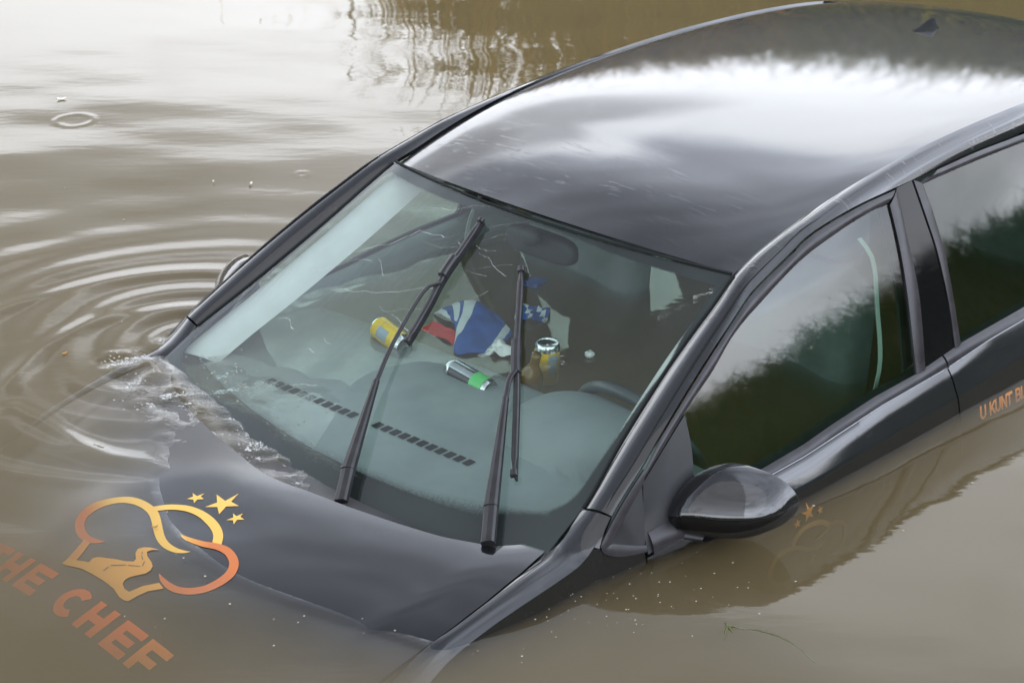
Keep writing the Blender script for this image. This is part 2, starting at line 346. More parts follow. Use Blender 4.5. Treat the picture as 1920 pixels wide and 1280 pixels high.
# ------------------------------------------------------------------ car shape data (car frame: x forward, y to the driver's side, z up, metres)
D = {"APIL":[[-0.3973,0.6701,1.0016],[-0.4367,0.6619,1.0227],[-0.5018,0.6445,1.0579],[-0.5754,0.6275,1.0974],[-0.6715,0.6089,1.1482],[-0.7421,0.5971,1.1852],[-0.8255,0.5868,1.2281],[-0.8929,0.5799,1.2624],[-0.9658,0.5689,1.2998]],"DITCH":[[-1.0417,0.56,1.3168],[-1.1098,0.56,1.3393],[-1.1644,0.56,1.3562],[-1.2271,0.56,1.3737],[-1.3185,0.56,1.3801],[-1.4257,0.56,1.3921],[-1.5647,0.56,1.406],[-1.7246,0.56,1.4152],[-1.867,0.56,1.4213],[-1.9857,0.56,1.4196],[-2.0828,0.56,1.4128]],"GAPB":[[-0.4097,0.7351,1.0046],[-0.4435,0.7294,1.0273],[-0.5083,0.7199,1.0645],[-0.577,0.7076,1.1064],[-0.668,0.6907,1.1582],[-0.7722,0.6711,1.2128],[-0.8684,0.6531,1.2584],[-0.9348,0.6402,1.2887],[-0.9958,0.6328,1.3071],[-1.0878,0.6229,1.3311],[-1.16,0.6144,1.35],[-1.2628,0.61,1.3623],[-1.3638,0.608,1.3691],[-1.4815,0.608,1.3716],[-1.5495,0.6077,1.3727],[-1.6485,0.6057,1.3761],[-1.8011,0.6037,1.3773],[-1.9423,0.6031,1.3738],[-2.0228,0.6025,1.3714]],"GTOP":[[-0.659,0.7018,1.1323],[-0.7637,0.6848,1.1834],[-0.8543,0.6656,1.2325],[-0.9667,0.6506,1.2717],[-1.1117,0.6338,1.3131],[-1.2445,0.6255,1.3347],[-1.348,0.6212,1.346],[-1.4432,0.6195,1.3512]],"GREAR":[[-1.445,0.623,1.3451],[-1.4249,0.6712,1.2565],[-1.3992,0.7163,1.1639],[-1.3724,0.7563,1.0706],[-1.3565,0.7825,1.0014]],"GBOT":[[-0.6162,0.7675,0.9554],[-0.6946,0.7714,0.9589],[-0.7853,0.7752,0.9633],[-0.9557,0.7803,0.9733],[-1.0547,0.7801,0.9852],[-1.2041,0.7805,0.9976],[-1.3565,0.7825,1.0014]],"SAILR":[[-0.6573,0.7034,1.1285],[-0.6492,0.727,1.0712],[-0.6346,0.7477,1.0152],[-0.6162,0.7675,0.9554]],"FR1":[[-1.4867,0.6087,1.3703],[-1.4589,0.6666,1.2661],[-1.4359,0.7214,1.1538],[-1.3884,0.7831,1.0012]],"BP2":[[-1.5512,0.6079,1.3723],[-1.5457,0.6529,1.2928],[-1.542,0.6917,1.2179],[-1.5255,0.7421,1.1086],[-1.5053,0.7809,1.0104]],"RG1":[[-1.5806,0.6161,1.3584],[-1.576,0.6589,1.2818],[-1.5635,0.7105,1.1792],[-1.5324,0.7796,1.0145]],"RGTOP":[[-1.5806,0.6161,1.3584],[-1.7864,0.6151,1.3581],[-2.0079,0.6138,1.3527]],"RGBOT":[[-1.5357,0.7786,1.0172],[-1.6541,0.7776,1.02],[-1.8036,0.7754,1.0224]],"BELTLOW":[[-0.7959,0.797,0.9532],[-0.9356,0.797,0.9573],[-1.197,0.797,0.9792],[-1.4531,0.797,0.9858],[-1.6273,0.797,1.0017],[-1.7723,0.797,1.0066]],"CREASE":[[-0.8575,0.83,0.9051],[-0.9803,0.83,0.9091],[-1.2178,0.83,0.9204],[-1.4692,0.83,0.9227],[-1.7311,0.83,0.9351]],"QP":[[-0.5062,0.7291,1.0408],[-0.3814,0.7498,0.9556],[-0.4714,0.7665,0.9262]],"QF":[[-0.5142,0.7203,1.0648],[-0.4418,0.7311,1.0226],[-0.3696,0.7439,0.9704],[-0.3623,0.7478,0.9569],[-0.3688,0.753,0.9428],[-0.4082,0.7617,0.9256],[-0.469,0.7702,0.9139]],"SEAMF":[[-0.5134,0.721,1.0629],[-0.5062,0.7319,1.0334],[-0.4924,0.7488,0.9843],[-0.4772,0.7641,0.9352],[-0.4688,0.7761,0.8941]],"HREAR":[[-0.1056,-0.0428,0.9469],[-0.1169,0.1048,0.9465],[-0.1378,0.2333,0.9447],[-0.1641,0.3501,0.9426],[-0.1932,0.4594,0.9412],[-0.2333,0.5529,0.9418],[-0.2563,0.5861,0.943],[-0.2977,0.6202,0.9452],[-0.3259,0.6418,0.9468]],"HGAP":[[-0.3212,0.6496,0.947],[-0.2934,0.6674,0.9465],[-0.2113,0.6841,0.9407],[-0.1063,0.6941,0.9271],[-0.014,0.695,0.9106],[0.0461,0.6907,0.8979]],"HC":[0.9428875328874625,-0.06517808238615327,-0.24836049576057068,-0.08775705160545968,0.030760320794199277,-0.2976316357746357],"ST":[[[0.2633,-0.0718,0.2638,-0.0712],[0.2645,-0.0779,0.2671,-0.0743],[0.2657,-0.0841,0.2704,-0.0773],[0.2668,-0.0901,0.2737,-0.0806],[0.2677,-0.0961,0.2766,-0.0843],[0.2688,-0.102,0.2793,-0.0882],[0.2698,-0.1075,0.2818,-0.0926],[0.2704,-0.1127,0.2841,-0.0979],[0.2704,-0.1178,0.2857,-0.1045],[0.2698,-0.1236,0.2867,-0.1121],[0.2687,-0.1301,0.2869,-0.1205],[0.2674,-0.1365,0.2865,-0.1293],[0.2659,-0.1421,0.2853,-0.1386],[0.2643,-0.147,0.2831,-0.1481],[0.2625,-0.1519,0.2802,-0.1576],[0.2605,-0.1566,0.2766,-0.1669],[0.2584,-0.1609,0.2724,-0.1757],[0.2561,-0.165,0.2678,-0.184],[0.2537,-0.1688,0.2626,-0.1919],[0.2511,-0.1724,0.2569,-0.1992],[0.248,-0.176,0.2507,-0.2056],[0.2441,-0.1797,0.2443,-0.2111],[0.2395,-0.1834,0.2375,-0.2159],[0.2347,-0.1866,0.2304,-0.2198],[0.2297,-0.1892,0.2231,-0.2225],[0.224,-0.191,0.2158,-0.2239],[0.2178,-0.1922,0.2085,-0.2241],[0.2113,-0.1928,0.2014,-0.2235],[0.2053,-0.1927,0.1947,-0.2222],[0.1997,-0.1919,0.1885,-0.2199],[0.1943,-0.1904,0.1828,-0.2169],[0.189,-0.1882,0.1775,-0.2133],[0.1837,-0.1854,0.1722,-0.2094],[0.1785,-0.1822,0.1669,-0.2052],[0.1733,-0.1783,0.1617,-0.2005],[0.1685,-0.174,0.1566,-0.1955],[0.1643,-0.1692,0.1519,-0.1903],[0.1608,-0.164,0.1476,-0.185],[0.1577,-0.1583,0.1436,-0.1794],[0.1552,-0.1522,0.1399,-0.1734],[0.153,-0.146,0.1368,-0.1669],[0.1512,-0.1395,0.1342,-0.1598],[0.1497,-0.1329,0.1321,-0.1522],[0.1487,-0.1259,0.1304,-0.1442],[0.1481,-0.1186,0.1293,-0.1356],[0.1481,-0.1107,0.1286,-0.1263],[0.1484,-0.1022,0.1284,-0.1165],[0.1492,-0.0938,0.1286,-0.1067],[0.1502,-0.0862,0.1292,-0.0972],[0.1515,-0.0797,0.1303,-0.0881],[0.1531,-0.0739,0.1319,-0.0792],[0.1549,-0.0683,0.1339,-0.0706],[0.1568,-0.0631,0.1364,-0.0621],[0.1586,-0.0586,0.1396,-0.0536],[0.1607,-0.054,0.1432,-0.0457],[0.1634,-0.0484,0.1466,-0.0389],[0.1664,-0.0423,0.15,-0.0323],[0.1695,-0.0361,0.1536,-0.0252],[0.173,-0.0298,0.1573,-0.0182],[0.1768,-0.0227,0.1609,-0.0116],[0.1805,-0.0154,0.1644,-0.005],[0.1841,-0.0081,0.1681,0.002],[0.1879,-0.0004,0.1717,0.0089],[0.1918,0.0083,0.1749,0.015],[0.1953,0.0175,0.1775,0.0209],[0.1981,0.0264,0.1801,0.0273],[0.2004,0.0355,0.1825,0.034],[0.2021,0.0447,0.1845,0.0405],[0.203,0.0539,0.1861,0.0468],[0.2031,0.0627,0.187,0.0536],[0.2024,0.0711,0.1875,0.061],[0.2011,0.0788,0.1875,0.0684],[0.1994,0.0857,0.1873,0.0752],[0.1971,0.0917,0.1867,0.0813],[0.1944,0.0968,0.1856,0.0871],[0.1914,0.1011,0.1842,0.0926],[0.1886,0.1047,0.1828,0.0976],[0.1858,0.1075,0.1815,0.1018],[0.1829,0.1096,0.1801,0.1054],[0.1802,0.1112,0.1785,0.1088],[0.1774,0.1129,0.177,0.1123]],[[0.1415,-0.0753,0.1325,-0.0909],[0.1364,-0.0701,0.127,-0.0863],[0.1312,-0.0649,0.1213,-0.0817],[0.1262,-0.0598,0.1158,-0.0771],[0.1217,-0.0548,0.1108,-0.0723],[0.1177,-0.05,0.1064,-0.0674],[0.1142,-0.0454,0.1025,-0.0626],[0.1109,-0.0406,0.0989,-0.0574],[0.1078,-0.0351,0.0954,-0.0518],[0.1047,-0.0288,0.0917,-0.0455],[0.1018,-0.022,0.0881,-0.0388],[0.0992,-0.0149,0.0848,-0.0315],[0.0973,-0.0075,0.0819,-0.0237],[0.0959,0.0002,0.0797,-0.0153],[0.095,0.0085,0.078,-0.0065],[0.0945,0.0169,0.0767,0.0025],[0.0945,0.0253,0.0758,0.0117],[0.095,0.0337,0.0754,0.0211],[0.0961,0.0422,0.0754,0.0306],[0.0975,0.0507,0.0759,0.0401],[0.099,0.059,0.0767,0.0495],[0.1006,0.067,0.0781,0.0589],[0.1023,0.0747,0.0799,0.0685],[0.1043,0.0819,0.0822,0.0782],[0.1063,0.0883,0.085,0.0876],[0.1085,0.094,0.0883,0.0966],[0.1108,0.0991,0.092,0.1054],[0.1132,0.1038,0.0963,0.1139],[0.1156,0.1077,0.1015,0.1224],[0.1182,0.1113,0.1075,0.1303],[0.1218,0.1155,0.1134,0.1367],[0.1265,0.1206,0.1186,0.1418],[0.1314,0.1261,0.1233,0.1466]],[[0.1557,0.0472,0.1547,0.0468],[0.1571,0.0517,0.1543,0.0505],[0.1586,0.0561,0.1539,0.0541],[0.16,0.0611,0.1534,0.0575],[0.1607,0.0667,0.1527,0.0611],[0.1607,0.0726,0.1517,0.0654],[0.1603,0.0786,0.1506,0.0702],[0.1595,0.0848,0.1492,0.0756],[0.1584,0.0913,0.1476,0.0814],[0.1572,0.0983,0.1458,0.0877],[0.1556,0.1058,0.1438,0.0945],[0.1538,0.1135,0.1416,0.1015],[0.1516,0.1213,0.1391,0.1082],[0.1487,0.1291,0.1361,0.1149],[0.1454,0.1367,0.1324,0.122],[0.1424,0.1441,0.1287,0.1293],[0.1402,0.1511,0.1256,0.1369],[0.1389,0.1581,0.1232,0.1444],[0.1381,0.1651,0.1212,0.1519],[0.1379,0.1716,0.1198,0.1596],[0.1382,0.1775,0.1192,0.1678],[0.139,0.1829,0.1197,0.1764],[0.1404,0.1883,0.121,0.185],[0.1421,0.1936,0.1229,0.1931],[0.1439,0.1985,0.1252,0.2005],[0.1456,0.2025,0.1278,0.2076],[0.1472,0.2055,0.1312,0.2147],[0.1488,0.2081,0.1352,0.2215],[0.1508,0.2107,0.1399,0.2279],[0.1534,0.2138,0.1452,0.2336],[0.1566,0.217,0.1508,0.2387],[0.1602,0.22,0.1568,0.2431],[0.1637,0.2225,0.163,0.2466],[0.1674,0.2245,0.1691,0.2491],[0.1716,0.2262,0.1751,0.2507],[0.1763,0.2275,0.1809,0.2515],[0.1814,0.2285,0.1867,0.2519],[0.1868,0.2291,0.1928,0.2519],[0.1926,0.2293,0.1991,0.2514],[0.1984,0.2291,0.2053,0.2505],[0.2041,0.2284,0.2113,0.2492],[0.2096,0.2275,0.2171,0.2477],[0.2149,0.2263,0.2228,0.2458],[0.2201,0.2247,0.2284,0.2435],[0.225,0.2223,0.2341,0.2404],[0.23,0.2191,0.2396,0.2366],[0.235,0.2151,0.2452,0.2322],[0.2398,0.2106,0.2504,0.2273],[0.2439,0.2059,0.2552,0.222],[0.2476,0.2008,0.2594,0.2162],[0.2509,0.1953,0.2632,0.2099],[0.2538,0.1896,0.2664,0.2034],[0.256,0.184,0.2691,0.1969],[0.2576,0.1785,0.2713,0.1902],[0.2585,0.173,0.2729,0.1835],[0.2592,0.1674,0.2739,0.1768],[0.2596,0.162,0.2743,0.1699],[0.26,0.1569,0.2741,0.1629],[0.26,0.1517,0.2732,0.1558],[0.2599,0.1464,0.2718,0.149],[0.2597,0.1411,0.2701,0.1423],[0.2594,0.136,0.2679,0.1359],[0.2588,0.1306,0.2652,0.1299],[0.258,0.1249,0.2625,0.1243],[0.2572,0.119,0.2598,0.1187]],[[0.2833,-0.1215,0.2851,-0.0973],[0.2887,-0.1187,0.2904,-0.0942],[0.2941,-0.116,0.2958,-0.0912],[0.2993,-0.1134,0.3013,-0.0881],[0.3046,-0.1109,0.3068,-0.0852],[0.3102,-0.1085,0.3126,-0.0822],[0.3158,-0.1062,0.3185,-0.0793],[0.3213,-0.104,0.3244,-0.0767],[0.3266,-0.102,0.3301,-0.0745],[0.3317,-0.1001,0.3356,-0.0729],[0.3367,-0.0983,0.3408,-0.0719],[0.3418,-0.0966,0.3458,-0.0712],[0.3469,-0.0948,0.3507,-0.0704]]],"ROAD":[[0.356,-0.094],[0.3401,-0.0934],[0.3344,-0.0765],[0.3229,-0.0413],[0.3117,-0.0459],[0.3024,-0.0392],[0.2861,-0.0015],[0.2767,0.0255],[0.2678,0.0408],[0.2599,0.0384],[0.2491,0.0202],[0.2386,0.0137],[0.2285,0.0191],[0.2206,0.0319],[0.2134,0.0536],[0.2242,0.0412],[0.2329,0.0378],[0.2407,0.0512],[0.2463,0.0734],[0.2527,0.0879],[0.2623,0.0947],[0.2744,0.0946],[0.2887,0.0837],[0.3018,0.075],[0.3121,0.0742],[0.3213,0.0807],[0.3274,0.097],[0.3267,0.1119],[0.3009,0.1214],[0.2746,0.142],[0.2787,0.1634],[0.3027,0.1435],[0.3247,0.1365],[0.3438,0.1331],[0.3474,0.1226],[0.3472,0.1065],[0.3399,0.0756],[0.3386,0.0369],[0.3401,-0.0021],[0.3432,-0.0392],[0.3559,-0.0834]],"STAR":[[[0.0187,-0.0152],[0.0224,0.0209],[-0.0136,0.0193],[0.0162,0.0335],[0.0155,0.0602],[0.0342,0.0404],[0.0613,0.053],[0.0472,0.0273],[0.064,0.0056],[0.037,0.0121]],[[0.0476,-0.0625],[0.0493,-0.0444],[0.0326,-0.0403],[0.0447,-0.0367],[0.0472,-0.0221],[0.0562,-0.0326],[0.0691,-0.0265],[0.0624,-0.0389],[0.0692,-0.0531],[0.0558,-0.0495]],[[0.0406,0.0737],[0.0421,0.0882],[0.0271,0.0904],[0.0384,0.096],[0.0394,0.1121],[0.0493,0.1],[0.0638,0.1081],[0.0561,0.0948],[0.0645,0.0829],[0.0494,0.0869]]],"DASHM":[[[0.3219,0.0095],[0.3085,0.0077],[0.3084,0.0109],[0.3217,0.0124]],[[0.3017,0.0089],[0.2835,0.0356],[0.2851,0.0381],[0.3037,0.012]],[[0.2812,0.0403],[0.2678,0.0649],[0.2692,0.067],[0.283,0.043]],[[0.2662,0.0685],[0.2538,0.0596],[0.2539,0.0625],[0.2652,0.0711]],[[0.2542,0.0529],[0.2472,0.0386],[0.2457,0.0396],[0.2525,0.0536]],[[0.2441,0.034],[0.2385,0.0297],[0.2383,0.0324],[0.2436,0.0365]]],"FRIT":[[-0.2582,-0.3736,0.952],[-0.2591,-0.2881,0.9569],[-0.2562,-0.1501,0.9601],[-0.2522,-0.0034,0.9597],[-0.2578,0.1683,0.9606],[-0.2692,0.2867,0.9627],[-0.2891,0.3812,0.9687],[-0.3236,0.5116,0.9781],[-0.351,0.5868,0.986],[-0.3806,0.6186,0.9984],[-0.4128,0.6294,1.014],[-0.451,0.6255,1.0341],[-0.4922,0.619,1.056],[-0.6437,0.5969,1.1358],[-0.723,0.5888,1.1767],[-0.8068,0.5658,1.2218],[-0.9056,0.552,1.2728],[-0.9183,0.5439,1.2802],[-0.919,0.5158,1.2845],[-0.887,0.2616,1.2958],[-0.8855,0.1621,1.301],[-0.8818,0.0279,1.3028],[-0.8734,-0.1902,1.2934],[-0.9015,-0.4191,1.2881],[-0.9179,-0.4959,1.2867]],"W1ARM":[[-0.1555,0.1849,0.9304],[-0.2162,0.1387,0.9661],[-0.4044,0.019,1.0733],[-0.4949,-0.0249,1.1231],[-0.6265,-0.0662,1.1938],[-0.6583,-0.04,1.2112]],"W1BL":[[-0.8436,-0.1008,1.2998],[-0.7672,-0.0806,1.2603],[-0.6846,-0.0618,1.2169],[-0.6013,-0.0296,1.1726],[-0.5124,-0.0009,1.1245]],"W2ARM":[[-0.2296,0.5636,0.9502],[-0.2904,0.5096,0.9873],[-0.4909,0.3468,1.1077],[-0.5283,0.3198,1.1297],[-0.5546,0.3144,1.1441]],"W2BL":[[-0.7692,0.1098,1.2579],[-0.7008,0.1744,1.2194],[-0.5929,0.2747,1.1565],[-0.5138,0.3556,1.1086],[-0.3708,0.494,1.0208]],"UK":[[-1.5413,0.829,0.8295],[-1.7494,0.829,0.8146]],"UK2":[[-1.5337,0.829,0.8575],[-1.7446,0.829,0.8493]],"DLOGO":[[-0.7158,0.829,0.7953],[-0.7484,0.829,0.8586],[-0.8366,0.829,0.8409],[-0.9284,0.829,0.8024],[-0.8538,0.829,0.8532]]}
A = {k: np.array(v, float) for k, v in D.items() if k not in ('ST', 'STAR', 'DASHM')}
hc = A['HC']
def yb(x): return .785 - .045 * ((x + 1.6) / 1.15) ** 2
def S(x, z): k = z - 1.0; return yb(x) - .36 * k - .31 * k * k
def W(y, z):
    t = (1.315 - z) / .385; c = .158 + (z - 1) * .40
    return -.905 + (1.315 - z) * 1.83 - c * y * y + .036 * t * (1 - t)
def H(x, y): return hc[0] + hc[1] * x + hc[2] * x * x + hc[3] * y * y + hc[4] * y ** 4 + hc[5] * x * y * y
ZC = [-0.03778990569949914, -0.31225937200283704, -1.0391708021527584, -1.6116038245497653, 0.4637264564562274]
zedge = lambda x: np.polyval(ZC, x)

CAR = bpy.data.objects.new("car", None); COL.objects.link(CAR)
CAR.location = (-0.57158245, 3.494083, -0.92560287)
CAR.rotation_euler = (math.radians(2.22107303), math.radians(0.50052328), math.radians(-136.52799782))
tag(CAR, "dark five-door hatchback with orange lettering sunk to its bonnet in muddy water", "car")
def cworld(p): return CAR.matrix_basis @ Vector(p)
CARM = CAR.matrix_basis.copy()

def car_body():
    # --- pillars, roof edges
    ap = A['APIL']; dit = np.vstack([A['DITCH'], [(-2.35, .558, 0), (-2.6, .555, 0), (-2.80, .55, 0)]])
    dit[:, 2] = zedge(dit[:, 0])
    inner = resample(np.vstack([ap, dit]), 90)
    gb = np.vstack([A['GAPB'], [(-2.3, .598, 1.352), (-2.6, .590, 1.322), (-2.8, .583, 1.29)]])
    outer = resample(gb, 90)
    for s in (1, -1):
        P = loft(mir(inner, s), mir(outer, s), 9, 1.0, (0.25, s * .7, .7))
        L0 = loft(mir(inner, s), mir(outer, s), 9); kb = np.interp(-inner[:, 0], (.4, 1.0, 1.3, 3), (.15, .15, .15, .15))[:, None, None]
        P = L0 + (P - L0) * kb
        sheet('roof_pillar', P, M['paint'], CAR, (0, s, 1), .014)
    # --- roof
    xs_r = np.linspace(0, 1, 60); ss = np.linspace(-1, 1, 41); P = np.zeros((60, 41, 3))
    ytop = .5615
    def xh(y): return -.9015 - .225 * y * y
    for j, s in enumerate(ss):
        yend = .552 * s; x0 = xh(ytop * s); x1 = -2.70 + .02 * (1 - s * s)
        for i, u in enumerate(xs_r):
            x = x0 - .004 + (x1 - x0) * u; y = (ytop - .004 - .007 * u) * s
            cr = .030 + .020 * max(0, (x + 1.25) / .35)
            P[i, j] = (x, y, zedge(x) + cr * (1 - s * s) - .006 * abs(s) ** 14)
    sheet('roof_panel', P, M['paint'], CAR, (0, 0, 1), .010)
    # antenna
    bm_parts = []
    base = []
    for (z, a, b, cx) in ((0, .062, .030, 0), (.006, .060, .029, 0), (.016, .046, .020, -.008), (.024, .030, .010, -.022), (.034, .014, .006, -.040), (.036, .004, .002, -.046)):
        base.append([(-2.44 + cx + a * 1.2 * math.cos(q), b * 1.2 * math.sin(q), 1.4185 + z * 1.15) for q in np.linspace(0, 2 * math.pi, 20, endpoint=False)])
    V, F = grid_me(base, closed_v=True); fixn(link('roof_antenna', mesh_from(V, F), M['slot'], CAR))
    # rear spoiler + tailgate
    ss2 = np.linspace(-1, 1, 25); P = []
    for x, dz, w in ((-2.706, -.001, .555), (-2.80, -.016, .555), (-2.90, -.046, .55), (-2.915, -.062, .548), (-2.90, -.075, .54)):
        P.append([(x + .02 * (1 - s * s) * (1 if x > -2.75 else .3) - .05 * (1 if x < -2.75 else 0) * (1 - s * s), w * s, zedge(-2.70) + .03 * (1 - s * s) + dz) for s in ss2])
    sheet('roof_spoiler', P, M['paint'], CAR, (0, 0, 1), .012)
    P = [[(x, w * s, z) for s in ss2] for x, w, z in ((-2.80, .575, 1.30), (-2.93, .69, 1.1), (-3.03, .75, .97), (-3.13, .72, .75), (-3.12, .72, .5), (-3.05, .7, .25))]
    tg = sheet('tailgate', P, M['paint'], CAR, (-1, 0, 0), .02)
    P = [[(x - .008, w * s, z) for s in ss2] for x, w, z in ((-2.836, .50, 1.25), (-2.898, .54, 1.15), (-2.975, .58, 1.05))]
    sheet('rear_window', P, M['gloss_black'], tg, (-1, 0, 0), .004)
    # --- windshield
    nv, nu = 36, 49; P = np.zeros((nv, nu, 3)); zs = ap[:, 2]; ys = ap[:, 1]
    for j, s in enumerate(np.linspace(-1, 1, nu)):
        for i, v in enumerate(np.linspace(0, 1, nv)):
            zt = 1.3115 - .030 * (s * .565) ** 2
            z = .885 + (zt - .885) * v
            ye = np.interp(z, zs, ys) if z > zs[0] else ys[0] + (zs[0] - z) * .10
            y = s * (ye - .003); P[i, j] = (W(y, z), y, z)
    ws = sheet('windshield', P, M['ws'], CAR, (1, 0, 1))
    # black printed edge, fading into the clear glass
    fr = A['FRIT']; fl = fr[:, 1:3]
    inn = resample(np.vstack([fl, fl[:1]]), 240)
    # other end (passenger side) of the opening: near the pillar
    inn2 = []
    for y, z in inn: inn2.append((y, z))
    inn = np.array([( -.553, 1.283), (-.60, 1.12), (-.635, 1.0), (-.63, .975), (-.55, .953), (-.45, .951)] )
    loop = np.vstack([fl, [(-.545, 1.283), (-.565, 1.24), (-.592, 1.14), (-.628, 1.03), (-.635, .99), (-.61, .962), (-.52, .950)]])
    loop = resample(np.vstack([loop, loop[:1]]), 260)[:-1]
    cen = np.array([0, 1.12]); Pf, fade = [], []
    for k in range(len(loop)):
        d = loop[k] - cen
        # ray to the outer border of the glass
        t = 1.0
        while True:
            q = cen + d * t; ye = np.interp(q[1], zs, ys) if q[1] > zs[0] else ys[0] + (zs[0] - q[1]) * .1
            if abs(q[0]) > ye - .004 or q[1] > 1.3095 - .030 * q[0] ** 2 or q[1] < .886: break
            t += .002
        bot = loop[k][1] < .99
        soft = .030 if bot else .008
        row = []
        for u in (0, .25, .5, .75, 1.0):
            q = cen + d * (1 + (t - 1) * u); row.append((W(q[0], q[1]) - .004, q[0], q[1])); fade.append(min(1., u * np.linalg.norm(d) * (t - 1) / soft))
        q = cen + d * .985; Pf.append(row)
    V, F = grid_me(Pf, closed_u=True); F = orient(V, F, (1, 0, 1)); me = mesh_from(V, F)
    a = me.attributes.new('fade', 'FLOAT', 'POINT'); a.data.foreach_set('value', np.array(fade, np.float32))
    link('frit_band', me, M['frit'], ws)
    # rubber seal round the glass
    hd = np.array([(W(y, z) + .001, y, z + .0015) for y in np.linspace(-.562, .562, 41) for z in (1.3125 - .030 * y * y,)])
    for path in (hd, mir(ap + (.001, -.001, .001), 1), mir(ap + (.001, -.001, .001), -1)):
        V, F = tube(resample(path, 40), .0034, 8); link('rubber_seal', mesh_from(V, F), M['slot'], ws)
    # rivulets of water standing on the glass
    rv = np.random.default_rng(5)
    for k in range(20):
        y = rv.uniform(-.50, .06); z = rv.uniform(1.10, 1.285); n = int(rv.integers(6, 26)); dy, dz = rv.uniform(.006, .016), rv.uniform(-.001, .0035); P = []
        if k > 14: y, z, dy, dz = rv.uniform(-.45, -.05), rv.uniform(.985, 1.08), .008, rv.uniform(-.002, .003); n = int(rv.integers(5, 12))
        sl = 0.
        for i in range(n):
            P.append((W(y, z) + .0006, y, z)); sl = .75 * sl + rv.normal(0, .0011); y += dy * rv.uniform(.7, 1.3); z += dz + sl
        V, F = tube(resample(np.array(P), n * 3), np.linspace(.0004, .0012, n * 3) * rv.uniform(.5, 1.0), 6, .4); link('water_streak', mesh_from(V, F), M['rivulet'], ws)
    # cowl under the bonnet's rear edge
    P = []
    for s in np.linspace(-1, 1, 31):
        y = .66 * s; xr = np.interp(abs(y), A['HREAR'][:, 1], A['HREAR'][:, 0]); P.append([(xr + .03, y, H(xr, y) - .018), (xr - .02, y, H(xr, y) - .026), (W(y, .924) + .004, y, .9235)])
    sheet('scuttle_panel', P, M['plastic'], CAR, (0, 0, 1), .004)
    # --- bonnet
    hr = A['HREAR']; hg = A['HGAP']
    gx = np.r_[hg[:, 0], .30, .66][::1]; gy = np.r_[hg[:, 1], .672, .60]
    o = np.argsort(gx); gx, gy = gx[o], gy[o]
    nv, nu = 70, 61; P = np.zeros((nv, nu, 3))
    for j, s in enumerate(np.linspace(-1, 1, nu)):
        xr = np.interp(abs(s) * .642, hr[:, 1], hr[:, 0]) if abs(s) * .642 > .105 else -.1035 - .0134 * (s * .642 / .105) ** 2
        xf = .80 - .16 * s * s
        for i, v in enumerate(np.linspace(0, 1, nv)):
            x = xr + (xf - xr) * v; xe = -.3285 + (.64 + .3285) * v
            y = s * (np.interp(xe, gx, gy) - .0025)
            ycr = .622 - .13 * max(0, x + .30) * .8
            rid = .0065 * math.exp(-abs(abs(y) - ycr) / .035) - .004 * max(0, abs(y) - ycr) / .07
            P[i, j] = (x, y, H(x, y) + rid * min(1, (v + .15)))
    hood = sheet('bonnet', P, M['paint'], CAR, (0, 0, 1), .010)
    emblem(hood)
    # front end, under water
    ss3 = np.linspace(-1, 1, 31); P = []
    for x0, w, z in ((.80, .60, .73), (.86, .70, .66), (.90, .76, .5), (.88, .78, .3), (.82, .76, .2)):
        P.append([(x0 - .22 * abs(s) ** 2.5, w * s, z + (-.05 * s * s if z > .6 else 0)) for s in ss3])
    sheet('front_bumper', P, M['paint'], CAR, (1, 0, 0), .01)
    for s in (1, -1): side_parts(s, hg)
    wipers()
    interior()

